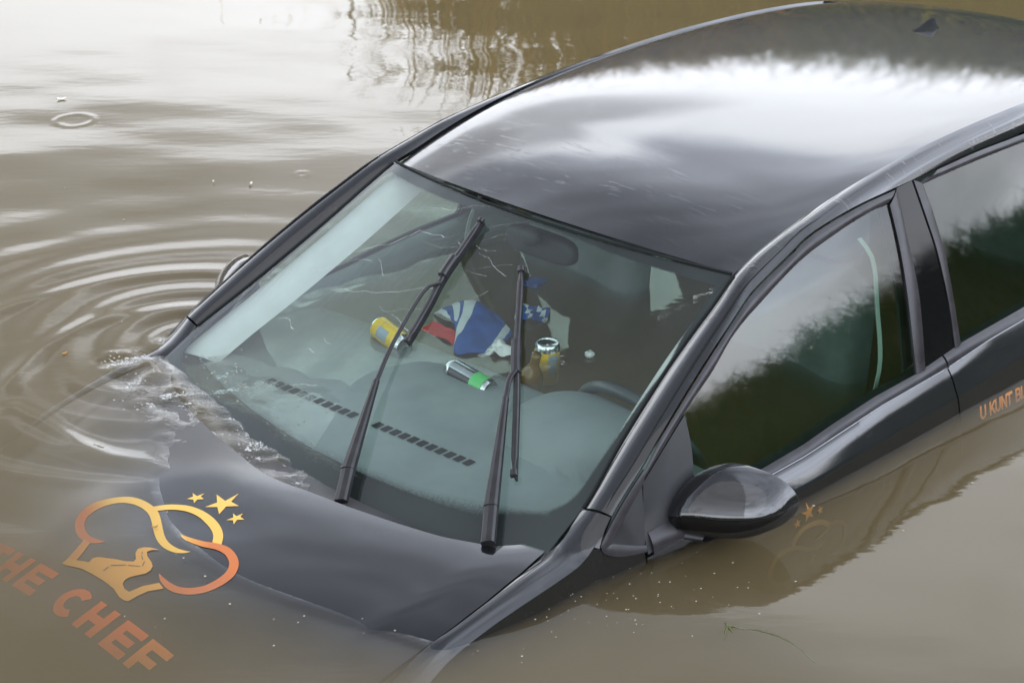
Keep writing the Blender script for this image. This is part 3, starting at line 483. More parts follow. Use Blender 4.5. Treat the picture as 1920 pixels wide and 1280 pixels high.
def side_parts(s, hg):
    out = (0, s, .3)
    # --- front wing
    inn = np.vstack([[(-.393, .671, 1.000), (-.362, .661, .976), (-.335, .653, .955)], hg[1:] + [0, .0025, 0], [(.12, .690, .866), (.30, .676, .775), (.64, .605, .64)]])
    crest = np.array([(-.4065, .735, 1.003), (-.394, .736, .992), (-.360, .741, .966), (-.312, .746, .942), (-.25, .749, .934), (-.197, .750, .929), (-.13, .747, .919), (-.062, .743, .906), (.03, .741, .884), (.12, .738, .838), (.30, .730, .745), (.64, .66, .60)])
    wing = loft(mir(resample(inn, 60), s), mir(resample(crest, 60), s), 9, .13, (0, s * .4, 1))
    Vw, Fw = grid_me(wing); Fw = orient(Vw, Fw, (0, 0, 1))
    top = np.array([(-.466, .7705, .9125), (-.408, .7622, .9238), (-.3695, .7535, .9410), (-.3600, .7484, .956), (-.352, .7425, .9605), (-.312, .7465, .942), (-.25, .7495, .934), (-.197, .7505, .929), (-.13, .7475, .919), (-.062, .7435, .906), (.03, .7415, .884), (.12, .7385, .838), (.30, .7305, .745), (.64, .66, .60)])
    top = resample(top, 70); P = []
    for x, y, z in top:
        P.append([(x, y, z), (x, y + .0012, z - .004), (x, y + .004, z - .018), (x, y + .010, z - .042), (x, y + .020, z - .085), (x, y + .030, z - .16), (x, y + .034, .60), (x, y + .030, .45), (x, y, .25)])
    Vs, Fs = grid_me(mir(P, s)); Fs = orient(Vs, Fs, out)
    sl = np.array([[(-.4065, .735, 1.003), (-.381, .741, .981)], [(-.385, .7375, .985), (-.370, .7445, .9695)], [(-.352, .7425, .9605), (-.3605, .7482, .9565)]])
    Vl, Fl = grid_me(mir(sl, s)); Fl = orient(Vl, Fl, out)
    V, F = join([(Vw, Fw), (Vs, Fs), (Vl, Fl)])
    wingo = link('front_wing', mesh_from(V, F), M['paint'], CAR, .006)
    # --- quarter pane in front of the door
    qf = A['QF'].copy(); qp = A['QP']
    outer = resample(qf, 40); inner = resample(np.array([qp[0], qp[1] * .5 + qp[0] * .5, qp[1] + (-.004, 0, .004), qp[1] + (-.012, .001, 0), qp[2] * .6 + qp[1] * .4, qp[2]]), 40)
    P = loft(outer + (0, .006, 0), inner + (0, .004, 0), 4, .06, out)
    qw = sheet('quarter_window', mir(loft(np.array([qp[0], qp[0], qp[2]]) + (0, .001, 0), np.array([qp[0], qp[1], qp[1] * .35 + qp[2] * .65 - (0, 0, .002)]) + (0, .001, 0), 5), s), M['plastic'], CAR, out, .004)
    sheet('window_frame', mir(P, s), M['frame'], qw, out, .006)
    # --- front door
    def door_y(x, z):
        c = zc(x); return float(np.interp(z, (.45, .66, c - .12, c - .05, c - .018, c), (.845, .856, .852, .8415, .834, .83))) + yofs(x)
    def yofs(x): return -.050 * (max(0, x + 1.0) / .53) ** 2
    bl = np.vstack([[(-.468, .797, .898), (-.60, .797, .922)], A['BELTLOW'], [(-2.3, .797, 1.035)]]); cr = np.vstack([[(-.468, .83, .852), (-.65, .83, .882)], A['CREASE'], [(-2.3, .83, .965)]])
    zb = lambda x: np.interp(-x, -bl[:, 0], bl[:, 2]); zc = lambda x: np.interp(-x, -cr[:, 0], cr[:, 2])
    def door_rows(xs):
        P = []
        for x in xs:
            b, c, o = zb(x), zc(x), yofs(x)
            yb0 = .797 + o * .56; kf = min(1., max(0., (x + .78) / .22)); yb0 += kf * (.826 + o - yb0)
            P.append([(x, yb0 - .012, b + .002), (x, yb0 - .001, b), (x, yb0 + .010 * (1 - kf), b - (b - c) * .25), (x, yb0 + .020 * (1 - kf), b - (b - c) * .55), (x, .8265 + o, c + .005), (x, .8300 + o, c - .001), (x, .8312 + o, c - .006), (x, .8340 + o, c - .018), (x, .8415 + o, c - .05), (x, .852 + o, c - .12), (x, .856 + o, .66), (x, .845 + o, .45), (x, .80 + o, .24)])
        return P
    xs = np.linspace(-.4705, -1.458, 60)
    fd = sheet('front_door', mir(door_rows(xs), s), M['paint'], CAR, out, .006)
    rd = sheet('rear_door', mir(door_rows(np.linspace(-1.4625, -2.24, 40)), s), M['paint'], CAR, out, .006)
    sheet('rear_wing', mir(door_rows(np.linspace(-2.2445, -3.05, 30)), s), M['paint'], CAR, out, .006)
    # glass
    def pane(name, bot, top, par):
        P = loft(resample(bot, 30), resample(top, 30), 14)
        P[..., 1] = S(P[..., 0], P[..., 2]) - .003
        return sheet(name, mir(P, s), M['sideglass'], par, out)
    gbot = np.vstack([[(-.50, .745, .94)], A['GBOT']]); gtop = np.vstack([[(-.52, .73, 1.05)], A['GTOP']])
    gbot = gbot - np.array([0, 0, .006])
    pane('side_window', gbot, np.vstack([gtop[:-1], A['GREAR'][:1]]), fd)
    rbot = np.vstack([A['RGBOT'], [(-2.25, .765, 1.035)]]) - np.array([0, 0, .006]); rtop = np.vstack([A['RGTOP'], [(-2.2, .61, 1.342)]])
    pane('side_window', rbot, rtop, rd)
    # frames
    k = np.argmin(np.abs(A['GAPB'][:, 0] + 1.482)); k0 = np.argmin(np.abs(A['GAPB'][:, 0] + .508))
    fo = resample(np.vstack([[(-.5125, .7205, 1.062)], A['GAPB'][k0 + 1:k + 1]]), 60); fi = resample(np.vstack([[(-.5035, .7285, 1.043)], A['GTOP']]), 60)
    fo = fo + np.array([0, .000, -.0035]); P1 = loft(fo + (0, .004, 0), fi + (0, .003, 0), 5, .10, out)
    fr1 = resample(A['FR1'], 24); gr = resample(A['GREAR'], 24); P2 = loft(gr + (0, .003, 0), fr1 + (0, .004, 0), 6, .06, out)
    V1 = grid_me(mir(P1, s)); V2 = grid_me(mir(P2, s)); V, F = join([(V1[0], orient(*V1, out)), (V2[0], orient(*V2, out))])
    link('window_frame', mesh_from(V, F), M['frame'], fd, .008)
    P = loft(fr1 + (-.0035, .001, 0), resample(A['BP2'], 24) + (.0025, .001, 0), 4)
    sheet('pillar_cover', mir(P, s), M['gloss_black'], rd, out, .006)
    P3 = loft(resample(A['BP2'], 24) + (-.002, .004, 0), resample(A['RG1'], 24) + (0, .003, 0), 5, .06, out)
    go = A['GAPB'][A['GAPB'][:, 0] < -1.56]; go = np.vstack([go, [(-2.2, .600, 1.362)]]); P4 = loft(resample(go, 30) + (0, .004, -.0035), resample(rtop, 30) + (0, .003, 0), 5, .10, out)
    V1 = grid_me(mir(P3, s)); V2 = grid_me(mir(P4, s)); V, F = join([(V1[0], orient(*V1, out)), (V2[0], orient(*V2, out))])
    link('window_frame', mesh_from(V, F), M['frame'], rd, .008)
    # dark channel behind the gaps
    q = resample(A['GAPB'], 50); sheet('door_seal', mir(loft(q + (0, -.016, .010), q + (0, -.012, -.012), 2), s), M['slot'], CAR, out, .003)
    # belt moulding
    def belt(x0, x1, par):
        x = np.linspace(x0, x1, 40); gz = np.interp(-x, -np.r_[-.47, A['GBOT'][:, 0], A['RGBOT'][:, 0], -2.25], np.r_[.945, A['GBOT'][:, 2], A['RGBOT'][:, 2], 1.035])
        T = np.stack([x, S(x, gz) + .002, gz], 1); B = np.stack([x, np.array([.797 + yofs(v) * .56 + .001 + min(1., max(0., (v + .78) / .22)) * (.029 + yofs(v) * .44) for v in x]), np.array([zb(v) for v in x]) + .001], 1)
        sheet('belt_moulding', mir(loft(T, B, 6, .12, out), s), M['frame'], par, out, .006)
        m2 = (B + (0, .002, -.0015))[x < -.66]
        V, F = tube(mir(m2, s), .0017, 6); link('bright_strip', mesh_from(V, F), M['trimline'], par)
    belt(-.485, -1.457, fd); belt(-1.463, -2.24, rd)
    # rear side above the belt
    P = []
    for x in np.linspace(-2.17, -2.80, 14): P.append([(x - .16 * (1 - u) * max(0, (-x - 2.3) / .5), S(x, 1.03 + (float(np.interp(-x, (2.02, 2.3, 2.6, 2.8), (1.366, 1.348, 1.318, 1.286))) - 1.03) * u), 1.03 + (float(np.interp(-x, (2.02, 2.3, 2.6, 2.8), (1.366, 1.348, 1.318, 1.286))) - 1.03) * u) for u in np.linspace(0, 1, 10)])
    sheet('rear_pillar', mir(P, s), M['paint'], CAR, out, .008)
    # sail panel + mirror
    lf = resample(np.array([(-.5030, .7305, 1.041), (-.495, .738, 1.01), (-.484, .748, .97), (-.474, .762, .935), (-.4735, .772, .905)]), 20)
    rt = resample(np.vstack([A['GTOP'][:1] + (.002, .001, -.004), A['SAILR'][1:], [(-.60, .776, .928)]]), 20)
    sheet('mirror_triangle', mir(loft(lf + (0, .003, 0), rt + (0, .004, 0), 8), s), M['plastic'], fd, out, .006)
    Y = np.array([.737, .745, .760, .780, .814, .845, .873, .895, .912, .930, .945, .9535, .957])
    ZT = np.array([.985, 1.000, 1.017, 1.034, 1.052, 1.054, 1.050, 1.045, 1.039, 1.029, 1.015, 1.002, .992])
    ZB = np.array([.930, .912, .900, .896, .897, .899, .902, .908, .9165, .929, .947, .963, .978])
    DD = np.array([.030, .060, .085, .098, .104, .102, .098, .092, .085, .074, .058, .040, .020])
    Y, ZT, ZB, DD = resample(np.stack([Y, ZT, ZB, DD], 1), 44).T; XR = -.645 - .42 * (Y - .76); ZT = ZT - .005 * np.clip((Y - .76) / .04, 0, 1); Y = .737 + (Y - .737) * .955
    def shell(lo, hi, inset, n=22):
        P = []
        for y, zt, zbm, xr, d in zip(Y, ZT, ZB, XR, DD):
            row = []; hh = (zt - zbm) / 2 * inset; cz = (zt + zbm) / 2
            for q in np.linspace(lo, hi, n):
                prof = (1 - q ** 1.45) ** .62 if q > 0 else (max(0., 1 - abs(q) ** 2.4)) ** .5
                z = cz + hh * q; row.append((xr + .012 + d * inset * prof, .845 + (y - .845) * (1 if inset >= 1 else .985), z))
            P.append(row)
        return P
    P = shell(-1, 1, .985); back = [[(r[0][0] - .020, r[0][1], r[0][2]), *r, (r[-1][0] - .020, r[-1][1], r[-1][2])] for r in P]
    V, F = grid_me(mir(back, s), closed_v=True); n = len(back[0]); F += [tuple(range(n)), tuple(range(len(V) - n, len(V)))]
    arm = []
    for y, x, z, a, b in ((.735, -.530, .930, .040, .020), (.755, -.555, .925, .040, .016), (.78, -.590, .917, .042, .013), (.82, -.625, .908, .040, .012)):
        arm.append([(x + a * math.cos(q), y, z + b * math.sin(q)) for q in np.linspace(0, 2 * math.pi, 16, endpoint=False)])
    Va, Fa = grid_me(mir(arm, s), closed_v=True); V, F = join([(V, F), (Va, Fa)])
    mo = fixn(link('side_mirror', mesh_from(V, F), M['plastic'], CAR))
    cap = shell(.02, 1.0, 1.02); cap = [[*r, (r[-1][0] - .018, r[-1][1], r[-1][2] - .0005)] for r in cap]
    sheet('mirror_cap', mir(cap, s), M['paint'], mo, (1, 0, 1), .0025)
    band = shell(-.42, .0, 1.015, 9); sheet('mirror_band', mir(band, s), M['gloss_black'], mo, (1, 0, 0), .002)
    gl = [[(xr - .010, y, zb_ + (zt_ - zb_) * u) for u in (.12, .5, .88)] for y, zt_, zb_, xr in list(zip(Y, ZT, ZB, XR))[6:38]]
    sheet('mirror_glass', mir(gl, s), M['mirror'], mo, (-1, 0, 0), .002)
    if s > 0:
        def on_door(u, v, x0=-1.538, z0=.842):   # text plane on the rear door, reading rearwards
            x = x0 - u; z = z0 + v - .035 * u; return (x, door_y(x, z) + .0015, z)
        lettering('door_lettering', "U KUNT BIJ", .028, .0064, on_door, rd, (.80, .30, .06))
        def on_front(u, v):
            x = -.735 - u; z = .852 - v; return (x, door_y(x, z) + .002, z)
        door_hat(on_front, fd)

LET = {'U': [[(0, 1), (0, .25), (.12, .05), (.3, 0), (.48, .05), (.6, .25), (.6, 1)]], 'K': [[(0, 0), (0, 1)], [(.58, 1), (.08, .45)], [(.2, .55), (.6, 0)]],
       'N': [[(0, 0), (0, 1)], [(0, 1), (.6, 0)], [(.6, 0), (.6, 1)]], 'T': [[(-.05, 1), (.6, 1)], [(.275, 1), (.275, 0)]],
       'B': [[(0, 0), (0, 1), (.38, 1), (.5, .88), (.5, .66), (.38, .53), (0, .53)], [(.38, .53), (.56, .4), (.56, .14), (.42, 0), (0, 0)]],
       'I': [[(0, 0), (0, 1)]], 'J': [[(.4, 1), (.4, .2), (.25, 0), (0, .05)]]}
ADV = {'I': .28, 'J': .62, 'U': .86, 'K': .84, 'N': .86, 'T': .82, 'B': .82, ' ': .45}
def lettering(name, text, size, stroke, fn, parent, col):
    V, F = [], []; x = 0
    for ch in text:
        for k, st in enumerate(LET.get(ch, [])):
            pts = np.array(st, float) * size * [1, 1]
            for a, b in zip(pts[:-1], pts[1:]):
                d = (b - a) / np.linalg.norm(b - a); n = np.array([-d[1], d[0]]) * stroke / 2; a2, b2 = a - d * stroke * .45, b + d * stroke * .45
                for q in (a2 - n, b2 - n, b2 + n, a2 + n): V.append(np.array(fn(x + q[0], q[1])) + (0, 0.00004 * (len(V) % 37), 0))
                F.append(tuple(range(len(V) - 4, len(V))))
        x += ADV[ch] * size
    F = [f if np.cross(np.subtract(V[f[1]], V[f[0]]), np.subtract(V[f[2]], V[f[0]]))[1] > 0 else f[::-1] for f in F]
    ob = link(name, mesh_from(V, F), M['decal'], parent, smooth=False)
    set_tint(ob.data, [col] * len(V)); return ob
def set_tint(me, cols):
    a = me.color_attributes.new('tint', 'FLOAT_COLOR', 'POINT'); c = np.ones((len(me.vertices), 4), np.float32); c[:, :3] = np.array(cols, np.float32); a.data.foreach_set('color', c.ravel())
GOLD = np.array((.74, .44, .075)); ORG = np.array((.52, .13, .03))
def emblem_mesh(f3, want):
    """chef's hat outline, road and its dashes, as flat stickers; f3 maps bonnet x, y to a point"""
    parts, cols = [], []
    gold = [lambda u: min(1, max(0, (u - .30) / .12)), lambda u: 1.0, lambda u: max(0, 1 - u / .22) * .9 + .05, lambda u: .35]
    for k, st in enumerate(D['ST']):
        st = np.array(st); P = np.array([[f3(a, b), f3((a + c) / 2, (b + d) / 2), f3(c, d)] for a, b, c, d in st]); P = P + np.array(want) * (.0003 * k)
        V, F = grid_me(P); F = orient(V, F, want); parts.append((V, F))
        for i in range(len(st)):
            g = gold[k](i / len(st)); cols += [GOLD * g + ORG * (1 - g)] * 3
    def polyface(l, h, c):
        P = [np.array(f3(a, b)) + np.array(want) * h for a, b in l]; bm = bmesh.new(); vs = [bm.verts.new(p) for p in P]; f = bm.faces.new(vs)
        bmesh.ops.triangulate(bm, faces=[f]); bm.verts.index_update(); V = np.array([v.co[:] for v in bm.verts]); F = [tuple(v.index for v in f.verts) for f in bm.faces]; bm.free()
        F = [f if np.cross(V[f[1]] - V[f[0]], V[f[2]] - V[f[0]]) @ np.array(want) > 0 else f[::-1] for f in F]
        parts.append((V, F)); cols.extend([c] * len(V))
    polyface(D['ROAD'], .0014, GOLD * .62 + ORG * .38)
    for l in D['DASHM']: polyface(l, .0020, np.array((.10, .10, .09)))
    V, F = join(parts); return V, F, cols, polyface
def emblem(hood):
    def f3(x, y):
        ycr = .622 - .13 * max(0, x + .30) * .8
        return (x, y, H(x, y) + .0065 * math.exp(-abs(abs(y) - ycr) / .035) + .0008)
    V, F, cols, _ = emblem_mesh(f3, (0, 0, 1))
    o = link('chef_hat_emblem', mesh_from(V, F), M['decal'], hood, smooth=False); set_tint(o.data, cols)
    for l in D['STAR']:
        c = np.mean(l, axis=0); P = [f3(*c)] + [f3(a, b) for a, b in l]; n = len(l)
        F = [(0, 1 + i, 1 + (i + 1) % n) for i in range(n)]; F = orient(P, F, (0, 0, 1))
        o = link('star', mesh_from(P, F), M['decal'], hood, smooth=False); set_tint(o.data, [GOLD * 1.05] * (n + 1))
    # THE CHEF: heavy block letters; u to the driver's side, v towards the windscreen
    w = .021; parts = []
    rect = lambda u0, v0, u1, v1: [(u0, v0), (u1, v0), (u1, v1), (u0, v1)]
    def E(u): return [rect(u, 0, u + w, .073), rect(u + w, 0, u + .070, .018), rect(u + w, .028, u + .062, .045), rect(u + w, .055, u + .070, .073)]
    def Hh(u): return [rect(u, 0, u + w, .073), rect(u + .046, 0, u + .046 + w, .073), rect(u + w, .027, u + .046, .046)]
    def Ff(u): return [rect(u, 0, u + w, .073), rect(u + w, .022, u + .058, .040), rect(u + w, .055, u + .068, .073)]
    def Tt(u): return [rect(u, .055, u + .068, .073), rect(u + .024, 0, u + .024 + w, .055)]
    def Cc(u):
        q = []; ang = np.radians(np.linspace(48, 312, 19))
        for a, b in zip(ang[:-1], ang[1:]):
            e = lambda t, r, rv: (u + .038 + r * math.cos(t), .0365 + rv * math.sin(t))
            q.append([e(a, .018, .018), e(a, .0395, .0385), e(b, .0395, .0385), e(b, .018, .018)])
        return q
    for quads in (Tt(-.305), Hh(-.225), E(-.140), Cc(-.004), Hh(.084), E(.176), Ff(.259)):
        V, F = [], []
        for qd in quads:
            qd = np.array(qd)
            # small cells so the sticker follows the panel
            P = np.array([[qd[0] * (1 - a) * (1 - b) + qd[1] * a * (1 - b) + qd[2] * a * b + qd[3] * (1 - a) * b for b in (0, .5, 1)] for a in (0, .5, 1)])
            P3 = np.array([[f3(.449 - v - .02 * u, u) for u, v in r] for r in P]); v_, f_ = grid_me(P3); f_ = orient(v_, f_, (0, 0, 1))
            F += [tuple(i + len(V) for i in f) for f in f_]; V += [tuple(p) for p in v_]
        o = link('bonnet_letter', mesh_from(V, F), M['decal'], hood, smooth=False); set_tint(o.data, [np.array((.80, .15, .02)) if v[1] < .25 else np.array((.84, .24, .03)) for v in V])
def door_hat(fn, parent):
    """the same hat and stars, smaller, on the front door below the water line"""
    f3 = lambda x, y: fn((x + .02) * .62 * -1 + .06 + (-.0), 0) if False else fn(.07 + (y + .15) * .55, (x - .03) * .55)
    V, F, cols, _ = emblem_mesh(f3, (0, 1, 0))
    o = link('chef_hat_emblem', mesh_from(V, F), M['decal'], parent, smooth=False); set_tint(o.data, np.array(cols) * .75)
    for l in D['STAR']:
        c = np.mean(l, axis=0); P = [f3(*c)] + [f3(a, b) for a, b in l]; n = len(l); F = orient(P, [(0, 1 + i, 1 + (i + 1) % n) for i in range(n)], (0, 1, 0))
        o = link('star', mesh_from(P, F), M['decal'], parent, smooth=False); set_tint(o.data, [GOLD * .5 + ORG * .5] * (n + 1))
M['trimline'] = pbr("bright_edge_trim", (.34, .35, .38), .3, metal=.6)

def wipers():
    nrm = np.array([.48, 0, .877])
    def frame_pts(path):
        T = np.gradient(path, axis=0); T /= np.linalg.norm(T, axis=1, keepdims=True); X = np.cross(np.broadcast_to(nrm, T.shape), T); X /= np.linalg.norm(X, axis=1, keepdims=True); return T, X
    def bar(path, w, h, lift=0.):
        path = np.asarray(path) + nrm * lift; T, X = frame_pts(path); w = np.broadcast_to(w, len(path)); h = np.broadcast_to(h, len(path)); P = []
        for p, x, a, b in zip(path, X, w, h):
            P.append([p + x * a * u + nrm * b * v for u, v in ((-1, -1), (-1.0, .2), (-.75, .85), (0, 1), (.75, .85), (1, .2), (1, -1))])
        V, F = grid_me(P, closed_v=True); k = len(P[0]); F += [tuple(range(k)), tuple(range(len(V) - k, len(V)))]; return V, F
    for key in ('1', '2'):
        arm = A['W%sARM' % key]; bl = A['W%sBL' % key]
        a = np.array(arm)
        # base casting, tapered arm, thin rod
        if key == '1': base, mid, rod = resample(a[:2] , 6), resample(a[1:3], 14), resample(a[2:], 20)
        else: base, mid, rod = resample(a[:2], 6), resample(a[1:3], 14), resample(a[2:], 12)
        parts = [bar(base, .0150, .009), bar(mid, np.linspace(.0155, .0065, len(mid)), np.linspace(.010, .006, len(mid)), .001), bar(rod, np.linspace(.0055, .0038, len(rod)) if key == '1' else .0060, .0032)]
        V, F = join(parts); wo = fixn(link('windscreen_wiper', mesh_from(V, F), M['rubber'], CAR, smooth=False, bevel=.0012))
        b = resample(bl, 40); n = len(b)
        ci = .42 if key == '1' else .47
        prof = np.clip(np.minimum(np.linspace(0, 1, n), np.linspace(1, 0, n)) * 12, .45, 1)
        parts = [bar(b, .0070 * prof, .0050 * prof), bar(b, .0022, .0075, -.0115)]
        k = int(n * ci); parts.append(bar(b[k - 3:k + 4], .0105, .009, .004))
        parts.append(bar(b[:2] + 0, .0078, .006)); parts.append(bar(b[-2:], .0078, .006))
        fixn(link('wiper_blade', mesh_from(*join(parts)), M['rubber'], wo, smooth=False, bevel=.0008))

def interior():
    # dashboard top, rising to a rounded rear lip, with a raised hood over the instruments
    xs = np.linspace(-.235, -.80, 40); ys = np.linspace(-.70, .70, 71); P = np.zeros((len(xs) + 4, len(ys), 3))
    for j, y in enumerate(ys):
        for i, x in enumerate(xs):
            u = (x + .235) / -.565
            z = .926 + .005 * math.sin(u * 3.1) - .012 * max(0, u - .8) * 5 * max(0, u - .8) * 5
            dx, dy = (x + .70) / .165, (y - .365) / .205
            r = (abs(dx) ** 2.6 + abs(dy) ** 2.6)
            z += .070 * max(0., 1 - r) ** .45 if r < 1 else 0
            xx = x - .035 * (1 - (y / .7) ** 2) + (.0 if u > .3 else -.16 * (abs(y) / .70) ** 2 * (1 - u / .3))
            P[i, j] = (min(xx, W(y, z) - .02), y, z)
        for k, (dx, dz) in enumerate(((-.015, -.02), (-.02, -.06), (-.01, -.14), (.03, -.3))):
            P[len(xs) + k, j] = P[len(xs) - 1, j] + (dx, 0, dz)
    dash = sheet('dashboard', P, M['dash'], CAR, (0, 0, 1), .006)
    for y0, y1 in ((-.415, -.100), (-.045, .27)):
        V, F = [], []
        n = 11
        L0 = np.array((-.418 - .035 * 1, y0)); 
        parts = []
        for k in range(n):
            y = y0 + (y1 - y0) * (k + .5) / n; h = (y1 - y0) / n * .33
            x = -.412 - .070 * (y + .4)
            zt = .9325
            parts.append(([(x - .012, y - h, zt), (x - .012, y + h, zt), (x + .012, y + h, zt), (x + .012, y - h, zt)], [(0, 1, 2, 3)]))
        V, F = join(parts); F = orient(V, F, (0, 0, 1)); link('air_vent', mesh_from(V, F), M['slot'], dash, .001, smooth=False)
    # steering wheel
    c = np.array((-.905, .36, .838)); a1 = np.array((0, 1., 0)); a2 = np.array((.42, 0, .907))
    ring = [c + .185 * (math.cos(t) * a1 + math.sin(t) * a2) for t in np.linspace(0, 2 * math.pi, 49)[:-1]]
    P = []
    ax = np.cross(a1, a2)
    for t in np.linspace(0, 2 * math.pi, 49)[:-1]:
        rd = math.cos(t) * a1 + math.sin(t) * a2; P.append([c + rd * (.185 + .0145 * math.cos(q)) + ax * .0145 * math.sin(q) for q in np.linspace(0, 2 * math.pi, 12, endpoint=False)])
    V, F = grid_me(P, True, True); hub = rbox(c, (.03, .07, .06), .5)
    sp1 = tube([c + a1 * .05, c + a1 * .178], .016, 8); sp2 = tube([c - a1 * .05, c - a1 * .178], .016, 8); sp3 = tube([c - a2 * .04, c - a2 * .178], .018, 8)
    fixn(link('steering_wheel', mesh_from(*join([(V, F), hub, sp1, sp2, sp3])), M['wheel'], CAR))
    # seats
    for y in (.36, -.36):
        P = []
        for u in np.linspace(0, 1, 14):
            z = .45 + .68 * u; x = -1.30 - .20 * u; w = .245 * (1 - .22 * u ** 2) * min(1, (1.02 - u) * 9 + .45)
            d = .075 * (1 - .35 * u) * min(1, (1.02 - u) * 8 + .35)
            P.append([(x + d * math.copysign(abs(math.cos(q)) ** .6, math.cos(q)) - .02 * math.cos(q) * math.cos(math.pi * min(1, abs(math.sin(q)))), y + w * math.copysign(abs(math.sin(q)) ** .7, math.sin(q)), z) for q in np.linspace(0, 2 * math.pi, 28, endpoint=False)])
        V, F = grid_me(P, closed_v=True); F += [tuple(range(28)), tuple(range(len(V) - 28, len(V)))]
        cu = rbox((-1.12, y, .47), (.26, .25, .075), .45)
        st = fixn(link('front_seat', mesh_from(*join([(V, F), cu])), M['seat'], CAR))
        hr = rbox((-1.545, y, 1.205), (.045, .125, .075), .5); p1 = tube([(-1.52, y - .06, 1.10), (-1.54, y - .06, 1.18)], .007, 8); p2 = tube([(-1.52, y + .06, 1.10), (-1.54, y + .06, 1.18)], .007, 8)
        fixn(link('headrest', mesh_from(*join([hr, p1, p2])), M['seat'], st))
    V, F = join([rbox((-2.42, 0, .80), (.10, .64, .36), .35), rbox((-2.15, 0, .47), (.27, .64, .09), .35)]); fixn(link('rear_seat', mesh_from(V, F), M['seat'], CAR))
    # headliner + pillar trims
    P = []
    for u in np.linspace(0, 1, 24):
        row = []
        for s in np.linspace(-1, 1, 25):
            x = -.955 - .09 * s * s * (1 - u) - 1.73 * u; row.append((x, .585 * s, zedge(x) + .03 * (1 - s * s) - .016 - .022 * abs(s) ** 6))
        P.append(row)
    sheet('headliner', P, M['headliner'], CAR, (0, 0, -1), .004)
    ap = A['APIL']; gb = A['GAPB']
    for s in (1, -1):
        a = resample(np.vstack([[(-.33, .690, .960)], ap]) + (-.014, -.016, -.014), 40); b = resample(np.vstack([[(-.33, .690, .960)], ap]) + ((-.062, -.098, -.036) if s < 0 else (-.034, -.050, -.024)), 40)
        sheet('pillar_trim', mir(loft(a, b, 8, .16, (.5, 0, 1)), s), M['pillartrim'], CAR, (0, -s, 0), .003)
        a = resample(A['FR1'] + (.045, -.030, 0), 20); b = resample(A['BP2'] + (-.05, -.030, 0), 20)
        sheet('pillar_trim', mir(loft(a, b, 4, .1, (0, -s, 0)), s), M['dark_in'], CAR, (0, -s, 0), .005)
        # door card with a sill along the window
        P = []
        for x in np.linspace(-.50, -2.25, 40):
            zt = float(np.interp(-x, -np.r_[A['GBOT'][:, 0], A['RGBOT'][:, 0]], np.r_[A['GBOT'][:, 2], A['RGBOT'][:, 2]])) - .012
            P.append([(x, S(x, zt) - .008, zt), (x, S(x, zt) - .03, zt + .003), (x, S(x, zt) - .055, zt - .012), (x, S(x, zt) - .075, zt - .06), (x, .70, .6), (x, .69, .3)])
        sheet('door_trim', mir(P, s), M['dash'] if s < 0 else M['dark_in'], CAR, (0, -s, .3), .005)
        # belt webbing hanging at the centre pillar
        q = resample(np.array([(-1.39, .585, 1.27), (-1.40, .62, 1.22), (-1.37, .66, 1.12), (-1.335, .70, 1.01), (-1.31, .70, .9), (-1.30, .70, .7)]), 24)
        sheet('seat_belt', mir(loft(q + (.007, 0, 0), q - (.007, 0, 0), 2), s), M['belt'], CAR, (0, s, 0), .0025)
    # floor
    P = [[(x, y, .22) for y in (-.74, 0, .74)] for x in (-.2, -1.5, -3.0)]
    sheet('cabin_floor', P, M['dark_in'], CAR, (0, 0, 1), .01)
    # rear view mirror and its foot on the glass
    V, F = join([rbox((-.905, .0, 1.262), (.018, .028, .020), .8, 10), rbox((-.955, -.015, 1.225), (.022, .115, .034), .55, 12), tube([(-.905, 0, 1.262), (-.945, -.01, 1.235)], .009, 8)])
    fixn(link('interior_mirror', mesh_from(V, F), M['dark_in'], CAR))
car_body()

# ------------------------------------------------------------------ water sheet with ripples
def axis(lo, hi, step, far0, far1):
    mid = np.arange(lo, hi + 1e-6, step); l = lo - np.geomspace(.02, lo - far0, 26); r = hi + np.geomspace(.02, far1 - hi, 26)
    return np.r_[l[::-1], mid, r]
_perm = rng.random((64, 64))
def vnoise(x, y):
    xi, yi = np.floor(x).astype(int), np.floor(y).astype(int); fx, fy = x - xi, y - yi; fx = fx * fx * (3 - 2 * fx); fy = fy * fy * (3 - 2 * fy)
    g = lambda a, b: _perm[a % 64, b % 64]
    return (g(xi, yi) * (1 - fx) + g(xi + 1, yi) * fx) * (1 - fy) + (g(xi, yi + 1) * (1 - fx) + g(xi + 1, yi + 1) * fx) * fy - .5
def seg_dist(x, y, a, b):
    ax, ay = a; bx, by = b; L2 = (bx - ax) ** 2 + (by - ay) ** 2; t = np.clip(((x - ax) * (bx - ax) + (y - ay) * (by - ay)) / L2, 0, 1)
    return np.hypot(x - ax - t * (bx - ax), y - ay - t * (by - ay))
def chop_mask(x, y):
    d = np.minimum(seg_dist(x, y, (-.80, 4.28), (-.45, 3.66)), seg_dist(x, y, (-.93, 4.18), (-.70, 3.78)) + .02)
    # only on the outer side of the windscreen's foot
    ax, ay, bx, by = -.775, 4.315, -.398, 3.531; sd = ((x - ax) * (by - ay) - (y - ay) * (bx - ax)) / math.hypot(bx - ax, by - ay)
    return np.exp(-(d / .085) ** 4) * np.where(y > 4.33, 1, np.clip(.3 + sd / .03, 0, 1))
